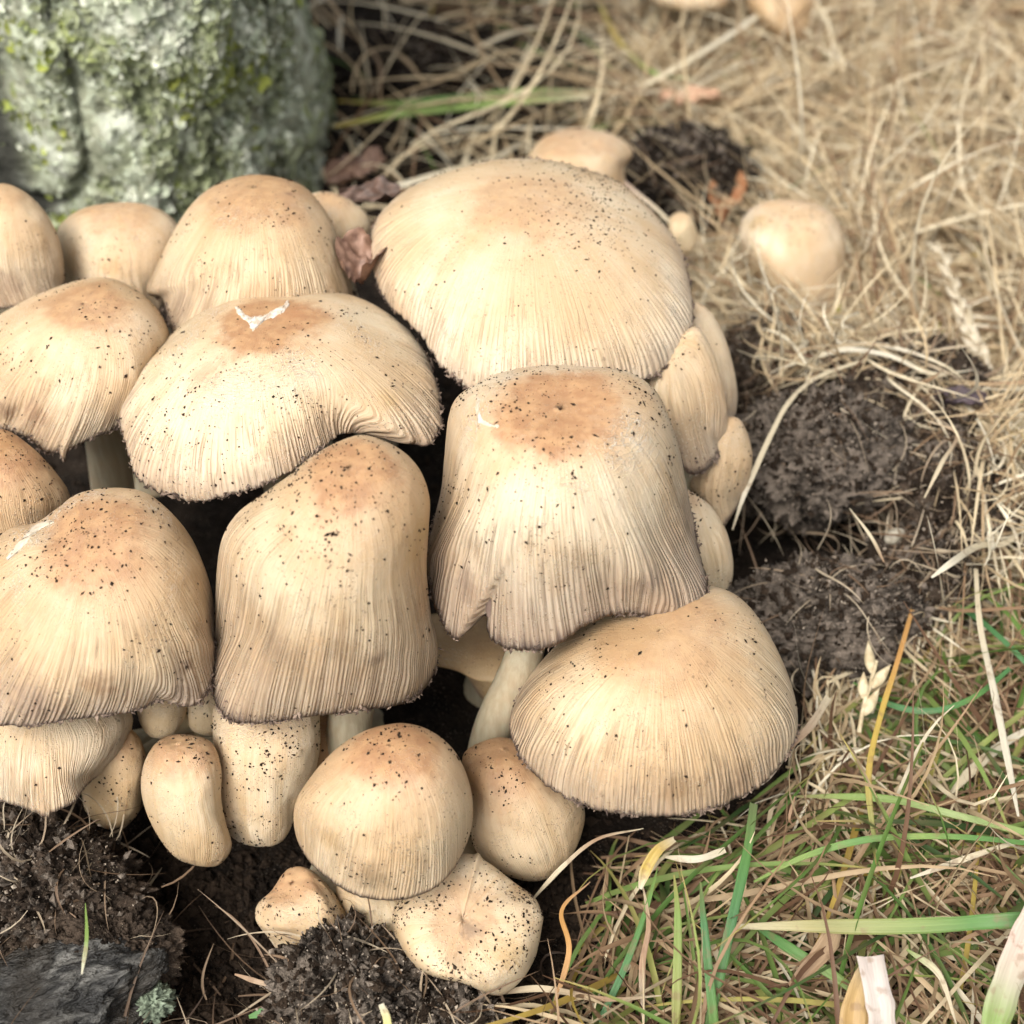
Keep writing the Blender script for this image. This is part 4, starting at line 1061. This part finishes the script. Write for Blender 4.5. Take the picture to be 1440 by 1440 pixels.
# ------------------------------------------------------------------ single blades, straws, leaves
def blade(name, pts, w, cols, label, cat, sheen=0.5, fold=0.3, taper=0.85, n=28, tapers=True, thick=0.00012, zabs=True, facing=(0, -0.6, 1)):
    """pts: (px, py, height above ground) along the blade; cols: colours from foot to tip"""
    C = np.array([at_z(a, b, GZ + c + (0.004 if a > 780 and b > 780 else 0)) for a, b, c in pts])
    C = spline(C, n)
    T = np.gradient(C, axis=0); T /= np.linalg.norm(T, axis=1)[:, None]
    S = np.cross(T, np.array(facing, float)); S /= np.linalg.norm(S, axis=1)[:, None]; U = np.cross(S, T)
    f = np.linspace(0, 1, n)
    wv = w * (1 - taper * f ** 2.5)
    if tapers: wv = wv * (0.3 + 0.7 * np.clip(f * 4, 0, 1))
    wv = wv * (1 + 0.08 * vnoise(np.stack([f * 9, f * 0, f * 0 + w * 1e5], -1), 4))
    X = np.array([-0.5, -0.2, 0.2, 0.5]); Zc = np.array([fold, 0, 0, fold]) * 0.4
    top = C[:, None] + S[:, None] * (wv[:, None] * X)[..., None] + U[:, None] * (wv[:, None] * Zc)[..., None]
    bot = top[:, ::-1] - U[:, None] * thick
    V = np.concatenate([top, bot], 1)
    o0 = C[0]
    s = NT('blade_' + name)
    al = s.attr('along'); k = len(cols)
    col = s.ramp(al, [(i / max(k - 1, 1), c) for i, c in enumerate(cols)])
    v = s.attr('across')
    vein = s.noise(s.n('ShaderNodeCombineXYZ').outputs[0], 1)
    cx = s.n('ShaderNodeCombineXYZ'); s.put(cx.inputs[0], s.math('MULTIPLY', v, 14)); s.put(cx.inputs[1], s.math('MULTIPLY', al, 3))
    vein = s.noise(cx.outputs[0], 1.0, 2)
    col = s.mix(s.map(vein, 0.35, 0.7, 0.0, 0.28), col, tuple(c * 0.55 for c in cols[len(cols) // 2]))
    col = s.mix(s.math('MULTIPLY', s.map(s.noise(s.obj(), 420, 3), 0.56, 0.72), 0.5), col, (0.22, 0.13, 0.07))
    b = s.n('ShaderNodeBsdfPrincipled'); s.put(b.inputs['Base Color'], col); s.put(b.inputs['Roughness'], 0.5)
    s.put(b.inputs['Normal'], s.bump(vein, 0.4, 0.0003))
    tr = s.n('ShaderNodeBsdfTranslucent'); s.put(tr.inputs[0], col)
    mx = s.n('ShaderNodeMixShader'); mx.inputs[0].default_value = 0.2
    s.t.links.new(b.outputs[0], mx.inputs[1]); s.t.links.new(tr.outputs[0], mx.inputs[2]); s.t.links.new(mx.outputs[0], s.out.inputs[0])
    me = mesh_np(name, V - o0, quads=grid_quads(n, 8, True), attrs=dict(along=np.repeat(f, 8), across=np.tile(np.array([0, .3, .7, 1, 1, .7, .3, 0]), n)), mats=[s.m])
    return link(name, me, loc=o0, label=label, cat=cat)
G1 = (0.10, 0.23, 0.055); G2 = (0.07, 0.19, 0.065); G3 = (0.21, 0.31, 0.075); YL = (0.50, 0.36, 0.08); ST = (0.60, 0.52, 0.36); PL = (0.60, 0.55, 0.43); BR = (0.34, 0.21, 0.12); OR = (0.52, 0.28, 0.09)
GB_ = 'grass blade'
B = blade
B('grass_leaf', [(1030,1303,.010),(1120,1302,.014),(1230,1303,.017),(1330,1300,.019),(1385,1296,.020),(1440,1293,.022),(1520,1285,.022)], .0026, [ST, (0.34,0.30,0.12), (0.22,0.28,0.08), G1, G1, G2], 'long flat green blade lying level across the lower right, straw-coloured at its foot', GB_, taper=.0, tapers=True)
B('grass_leaf', [(985,1500,.004),(1005,1400,.010),(1030,1290,.016),(1050,1200,.019),(1060,1130,.020)], .0021, [G3, G1, G2, G1, (0.2,0.25,0.1)], 'upright green blade just below the right rim of the broad honey-tan cap', GB_, taper=.3)
B('grass_leaf', [(1010,1500,.004),(1000,1400,.012),(990,1300,.017),(985,1240,.018)], .0018, [G3, G1, G2, (0.2,0.22,0.08)], 'short green blade crossing the foot of the upright green blade', GB_)
B('grass_leaf', [(948,1500,.003),(952,1380,.009),(953,1290,.013),(948,1230,.015)], .0018, [(0.35,0.30,0.08), (0.28,0.32,0.09), G3, (0.3,0.26,0.08)], 'yellowing blade standing left of the crossing green blades', GB_)
B('grass_leaf', [(820,1480,.004),(870,1380,.010),(905,1290,.014),(925,1220,.016)], .0014, [G2, G2, G1, G3], 'dark green slanting blade below the broad honey-tan cap', GB_)
B('grass_leaf', [(1060,1240,.012),(1130,1205,.016),(1210,1182,.019),(1290,1176,.020),(1370,1178,.020),(1480,1190,.018)], .0013, [G3, G3, G1, G3, G1, G1], 'thin green blade arching level above the long flat green blade', GB_, taper=.4)
B('grass_leaf', [(1120,1120,.010),(1190,1120,.014),(1260,1125,.017),(1340,1145,.018),(1440,1170,.018),(1520,1190,.018)], .0015, [(0.28,0.25,0.1), G3, G3, (0.3,0.38,0.15), G3, G3], 'pale green blade sloping down to the right edge', GB_, taper=.3)
B('grass_leaf', [(1240,1230,.008),(1225,1150,.014),(1222,1080,.018),(1240,1000,.020),(1262,930,.021),(1285,850,.020)], .0012, [G3, (0.30,0.30,0.08), YL, YL, OR, OR], 'thin upright yellow blade right of the honey-tan cap', GB_, taper=.2)
B('grass_straw', [(1432,1148,.016),(1415,1060,.019),(1395,960,.021),(1378,880,.022),(1372,800,.022)], .0016, [PL, PL, PL, ST, ST], 'nearly white straight straw leaning at the right edge', 'straw', taper=.4)
B('grass_straw', [(1280,1235,.013),(1350,1210,.016),(1410,1190,.017),(1500,1165,.017)], .0012, [PL, ST, ST, ST], 'pale straw sloping up over the dead grass near the arching blade', 'straw')
B('grass_straw', [(1320,1130,.006),(1370,1080,.009),(1420,1040,.010),(1500,1000,.010)], .0022, [ST, ST, PL, PL], 'thick pale straw crossing behind the nearly white straw', 'straw')
B('grass_leaf', [(1200,960,.012),(1250,990,.014),(1310,1000,.016),(1370,980,.017),(1420,940,.017)], .0013, [G1, G2, G2, G1, G2], 'blue-green blade curved like a bowl below the soil clods', GB_, taper=.3)
B('grass_leaf', [(1310,840,.012),(1360,860,.015),(1410,900,.017),(1460,950,.016)], .0014, [G1, G2, G2, G2], 'green blade curving down beside the soil clods at the right edge', GB_, taper=.3)
B('grass_leaf', [(1370,720,.012),(1400,650,.018),(1430,600,.020),(1475,540,.020)], .0018, [G2, (0.4,0.36,0.08), YL, YL], 'golden-yellow blade at the right edge above the soil hole', GB_, taper=.3)
B('grass_leaf', [(1350,660,.010),(1380,600,.016),(1420,570,.018),(1480,560,.018)], .0016, [G2, G3, G3, G1], 'pale green blade behind the golden-yellow blade', GB_)
B('grass_leaf', [(1370,690,.010),(1395,660,.013),(1430,640,.014),(1480,625,.014)], .0020, [G2, G2, G1, G1], 'short dark green blade under the golden-yellow blade', GB_)
B('grass_leaf', [(1260,500,.014),(1300,488,.015),(1330,480,.016)], .0022, [G3, G1, G3], 'blurred short green blade behind the arch of straw', GB_)
B('grass_leaf', [(1140,480,.012),(1165,455,.014),(1185,425,.016)], .0032, [G3, (0.34,0.42,0.08), YL], 'bright yellow-green leaf tip at the foot of the yellow egg-shaped mushroom', GB_)
B('grass_leaf', [(1345,362,.012),(1390,357,.014),(1440,348,.015),(1500,340,.015)], .0020, [YL, YL, YL, YL], 'mustard-yellow blurred blade at the right edge in the pale grass', GB_)
B('grass_leaf', [(470,178,.012),(560,160,.013),(660,150,.014),(740,142,.014),(830,136,.013)], .0034, [YL, G3, G3, G3, ST], 'blurred yellow-green blade lying right of the trunk', GB_, taper=.5)
B('grass_leaf', [(475,142,.008),(560,146,.009),(640,138,.010),(740,128,.011),(860,130,.010)], .0026, [YL, G3, G1, G3, ST], 'blurred blade just behind the yellow-green blade right of the trunk', GB_, taper=.5)
B('grass_straw', [(830,-30,.010),(865,50,.014),(915,100,.016),(980,112,.016)], .0026, [(0.42,0.42,0.16), YL, G3, ST], 'blurred bent olive blade at the top, left of the long pale stalk', 'straw')
B('grass_straw', [(890,130,.014),(960,90,.020),(1040,40,.024),(1120,-20,.026)], .0024, [ST, ST, PL, ST], 'long pale stalk running up to the top edge', 'straw', taper=.2)
B('grass_leaf', [(1062,90,.006),(1063,50,.012),(1065,10,.016)], .0026, [G3, G1, G1], 'blurred upright green blade before the orange-based mushroom', GB_)
B('grass_straw', [(480,290,.018),(560,262,.020),(640,238,.019),(720,215,.014)], .0022, [ST, PL, ST, ST], 'pale straw lying against the back of the largest cap', 'straw')
B('grass_straw', [(795,180,.030),(840,215,.036),(880,258,.038),(930,300,.036),(965,340,.030)], .0012, [BR, (0.55,0.42,0.33), (0.55,0.42,0.33), ST, BR], 'pinkish straw leaning on the right shoulder of the largest cap', 'straw', taper=.4)
B('grass_straw', [(1030,745,.036),(1045,700,.042),(1062,660,.045),(1085,610,.046),(1110,565,.046),(1150,530,.044),(1220,505,.042)], .0012, [ST, PL, ST, ST, ST, ST, ST], 'long thin straw curving along the left side of the soil clods', 'straw', taper=.4)
B('grass_straw', [(1140,505,.042),(1190,492,.045),(1250,500,.045),(1310,525,.044),(1370,520,.040)], .0014, [ST, PL, PL, ST, PL], 'pale straw arching over the top of the dark fibrous clod', 'straw')
B('grass_straw', [(1150,498,.042),(1210,484,.044),(1270,492,.045),(1330,515,.044),(1362,540,.040)], .0011, [ST, ST, PL, ST, ST], 'second pale straw of the arch, tighter than its neighbour', 'straw')
B('grass_straw', [(1300,700,.044),(1325,650,.046),(1345,610,.045),(1300,590,.045)], .0009, [ST, ST, BR, ST], 'thin bent straw over the root-filled clod', 'straw')
B('grass_straw', [(1310,812,.034),(1340,790,.036),(1375,768,.034),(1420,760,.028),(1460,700,.024)], .0016, [PL, PL, ST, ST, ST], 'broken pale straw end at the lower right of the soil clods', 'straw', taper=.5)
B('grass_straw', [(1243,790,.038),(1225,755,.042),(1195,715,.046)], .0008, [BR, ST, ST], 'short straw leaning across the dark hole', 'straw')
B('grass_straw', [(1118,1120,.022),(1110,1150,.020),(1115,1160,.018)], .0006, [BR, BR, BR], 'tiny brown twig hanging below the right rim of the honey-tan cap', 'straw')
B('grass_straw', [(1030,1120,.026),(1075,1095,.030),(1110,1050,.031),(1140,1020,.030),(1165,980,.027)], .0016, [PL, (0.5,0.42,0.32), BR, (0.42,0.32,0.22), ST], 'frayed greyish straw pressed to the right rim of the honey-tan cap', 'straw', taper=.1)
B('grass_straw', [(740,1275,.010),(790,1220,.013),(840,1180,.016),(905,1165,.017)], .0009, [ST, ST, BR, ST], 'thin straw running from the lumpy bud to under the honey-tan cap', 'straw')
B('grass_straw', [(770,1440,.008),(800,1340,.012),(790,1280,.013),(830,1240,.014)], .0011, [BR, OR, OR, BR], 'reddish brown bent straw right of the lumpy bud', 'straw')
B('grass_straw', [(680,1400,.006),(760,1390,.010),(850,1405,.012),(930,1400,.010)], .0012, [BR, ST, BR, ST], 'brown straw lying level at the bottom edge', 'straw')
B('grass_straw', [(935,1205,.016),(980,1208,.018),(1020,1195,.018)], .0014, [ST, PL, ST], 'short hooked straw below the honey-tan cap', 'straw', taper=.2)
B('grass_straw', [(905,1440,.005),(903,1360,.010),(912,1300,.014),(903,1240,.015)], .0012, [PL, BR, BR, ST], 'upright brown straw among the green blades', 'straw')
B('dry_leaf', [(900,1250,.016),(908,1222,.018),(925,1195,.020),(948,1180,.020)], .0022, [PL, YL, (0.5,0.36,0.1), ST], 'small curled yellow and grey leaf under the honey-tan cap', 'leaf', taper=.5, fold=1.2)
B('dry_leaf', [(1240,1500,.016),(1238,1430,.020),(1230,1385,.022),(1222,1345,.023)], .0048, [(0.45,0.38,0.32), (0.55,0.48,0.42), (0.58,0.51,0.46), (0.50,0.43,0.38)], 'broad pinkish-white dead leaf standing at the bottom edge', 'leaf', taper=.05, fold=.5)
B('dry_leaf', [(1205,1520,.012),(1198,1440,.016),(1205,1395,.018),(1215,1365,.019)], .0050, [YL, (0.46,0.30,0.12), (0.52,0.36,0.16), (0.55,0.42,0.25)], 'ochre brown dead leaf just left of the pinkish-white leaf', 'leaf', taper=.5, fold=.8)
B('grass_leaf', [(1380,1500,.018),(1405,1410,.023),(1430,1340,.026),(1460,1270,.028)], .0052, [G3, G3, (0.5,0.45,0.34), (0.68,0.52,0.44), PL], 'wide green and pink blade in the bottom right corner', GB_, taper=.1, fold=.4)
B('grass_straw', [(1180,1300,.013),(1150,1345,.012),(1110,1385,.010)], .0040, [(0.45,0.33,0.2), (0.40,0.27,0.16), BR], 'broad light brown dead blade under the long flat green blade', 'straw', fold=.4)
B('grass_leaf', [(1060,1300,.008),(1120,1340,.010),(1190,1385,.010),(1240,1440,.008)], .0022, [G2, G1, G3, ST], 'green blade sinking into dead grass below the long flat one', GB_)
B('grass_straw', [(1275,1335,.012),(1320,1370,.012),(1345,1440,.010)], .0013, [G3, ST, ST], 'curved pale straw right of the pinkish-white leaf', 'straw')
B('grass_leaf', [(540,1500,.022),(545,1440,.024),(536,1412,.026)], .0016, [G3, (0.55,0.52,0.2), PL], 'tiny yellow-green shoot at the bottom edge before the grey clod', GB_, taper=.4)
B('grass_leaf', [(350,1430,.010),(390,1418,.011),(430,1405,.012)], .0020, [G1, G2, (0.08,0.14,0.05)], 'dark green blade lying on the shaded soil left of the grey clod', GB_)
B('grass_leaf', [(115,1370,.030),(122,1320,.032),(120,1270,.031)], .0008, [PL, G3, G3], 'thin green sprout rising over the wet grey root', GB_)
B('grass_straw', [(330,1370,.012),(380,1385,.013),(440,1392,.013)], .0010, [BR, (0.45,0.33,0.22), BR], 'brown straw lying on the shaded soil before the crooked bud', 'straw')

def leafbit(name, px, py, z, size, col1, col2, label, seed, elong=1.5, rot=0.0, cup=0.5, cat='leaf'):
    n = 22
    u, v = np.meshgrid(np.linspace(-1, 1, n), np.linspace(-1, 1, n), indexing='ij')
    rr = np.sqrt(np.clip(1 - u ** 2 * 0.85, 0, 1))
    x = u * elong; y = v * rr * 0.8
    Pq = np.stack([u * 2, v * 2, u * 0], -1)
    z_ = cup * (v ** 2) * 0.6 + 0.45 * fbm(Pq, 1.3, 3, seed) + 0.1 * u
    V = np.stack([x, y, z_], -1) * size
    c, s_ = math.cos(rot), math.sin(rot)
    V = V @ np.array([[c, s_, 0], [-s_, c, 0], [0, 0, 1]])
    top = V.reshape(-1, 3); bot = top - np.array([0, 0, 0.0002])
    Q = grid_quads(n, n, False); Q = np.vstack([Q, Q[:, ::-1] + n * n])
    mt = flat_mat('dead_leaf', col1, col2, 0.6, 400)
    ctr = at_z(px, py, GZ + z)
    return link(name, mesh_np(name, np.vstack([top, bot]), quads=Q, mats=[mt]), loc=ctr, label=label, cat=cat)
leafbit('dead_leaf', 520, 277, .071, .0058, (0.05,0.028,0.018), (0.12,0.07,0.05), 'dark red-brown curled leaf on the left shoulder of the largest cap', 3, elong=1.3, rot=.1)
leafbit('dead_leaf', 512, 372, .077, .0070, (0.11,0.055,0.035), (0.27,0.16,0.11), 'crumpled reddish leaf wedged between the egg-shaped cap and the largest cap', 5, elong=0.9, rot=1.3, cup=1.2)
leafbit('dead_leaf', 500, 240, .012, .0080, (0.09,0.045,0.028), (0.17,0.10,0.065), 'blurred reddish leaf lying right of the trunk foot', 7, elong=1.3, rot=.5)
leafbit('dead_leaf', 1020, 285, .018, .0075, (0.26,0.11,0.045), (0.38,0.20,0.10), 'orange-brown curled leaf left of the yellow egg-shaped mushroom', 9, elong=1.2, rot=1.3, cup=1.0)
leafbit('dead_leaf', 1350, 562, .040, .0040, (0.03,0.02,0.025), (0.07,0.048,0.055), 'purplish black leaf scrap on the upper right of the soil clods', 11, elong=1.5, rot=-.2)
leafbit('dead_leaf', 970, 140, .014, .0070, (0.36,0.20,0.12), (0.44,0.28,0.18), 'blurred tan leaf in the dry grass near the top', 13)
leafbit('bark_chip', 408, 272, .0885, .0012, (0.05,0.03,0.03), (0.10,0.06,0.05), 'dark square chip stuck near the top of the egg-shaped cap', 15, elong=1.1, cup=.1, cat='bark chip')

# seed heads
def seedhead(pts, z, label, size, npairs, cat='seed head', cols=((0.66,0.58,0.42),(0.50,0.40,0.25))):
    C = spline(np.array([at_z(a, b, GZ + c) for a, b, c in pts]), npairs * 2 + 2)
    o0 = C[0]
    root = bpy.data.objects.new('seed_head', None); COL.objects.link(root); root.location = o0; root['label'] = label; root['category'] = cat
    mt = flat_mat('dry_husk', cols[0], cols[1], 0.6, 500)
    # stalk
    n = len(C); a = np.arange(6) / 6 * 6.283
    T = np.gradient(C, axis=0); T /= np.linalg.norm(T, axis=1)[:, None]
    A = np.cross(T, [0.1, -0.6, 1]); A /= np.linalg.norm(A, axis=1)[:, None]; Bv = np.cross(T, A)
    V = C[:, None] + size * 0.12 * (np.cos(a)[None, :, None] * A[:, None] + np.sin(a)[None, :, None] * Bv[:, None])
    link('stalk', mesh_np('stalk', V - o0, quads=grid_quads(n, 6, True), mats=[mt]), root)
    for k in range(1, n - 1):
        sgn = 1 if k % 2 else -1
        ax = T[k] * 0.95 + A[k] * 0.30 * sgn + Bv[k] * RNG.normal(0, 0.15); ax /= np.linalg.norm(ax)
        e1 = np.cross(ax, Bv[k]); e1 /= np.linalg.norm(e1); e2 = np.cross(ax, e1)
        m = 10; ff = np.linspace(0, 1, m); aa = np.arange(8) / 8 * 6.283
        rad = size * 0.30 * np.sin(np.clip(ff, 0.02, 0.98) ** 0.7 * math.pi) + 1e-5
        ctr = C[k] + A[k] * sgn * size * 0.12
        W_ = ctr + (ax * 1.0)[None, None] * (ff * size * RNG.uniform(1.3, 1.8))[:, None, None] + rad[:, None, None] * (np.cos(aa)[None, :, None] * e1 + 0.6 * np.sin(aa)[None, :, None] * e2)
        link('husk', mesh_np('husk', W_ - o0, quads=grid_quads(m, 8, True), mats=[mt]), root)
    return root
seedhead([(1395,520,.022),(1365,470,.028),(1345,410,.032),(1318,340,.034)], 0, 'slender whitish grass seed head standing in the pale grass at right', 0.0040, 6, cols=((0.50,0.44,0.33),(0.36,0.30,0.20)))
seedhead([(1208,1030,.016),(1215,990,.019),(1225,960,.021),(1232,930,.022)], 0, 'cream papery oat-like husks hanging right of the honey-tan cap', 0.0042, 2, cols=((0.56,0.48,0.32),(0.40,0.32,0.19)))
seedhead([(1370,690,.018),(1395,660,.020),(1410,640,.021)], 0, 'blurred white husk tuft at the right edge of the soil clods', 0.0040, 2, cols=((0.80,0.78,0.70),(0.62,0.58,0.46)))
print('tris', sum(len(o.data.polygons) for o in scene.objects if o.type == 'MESH'))
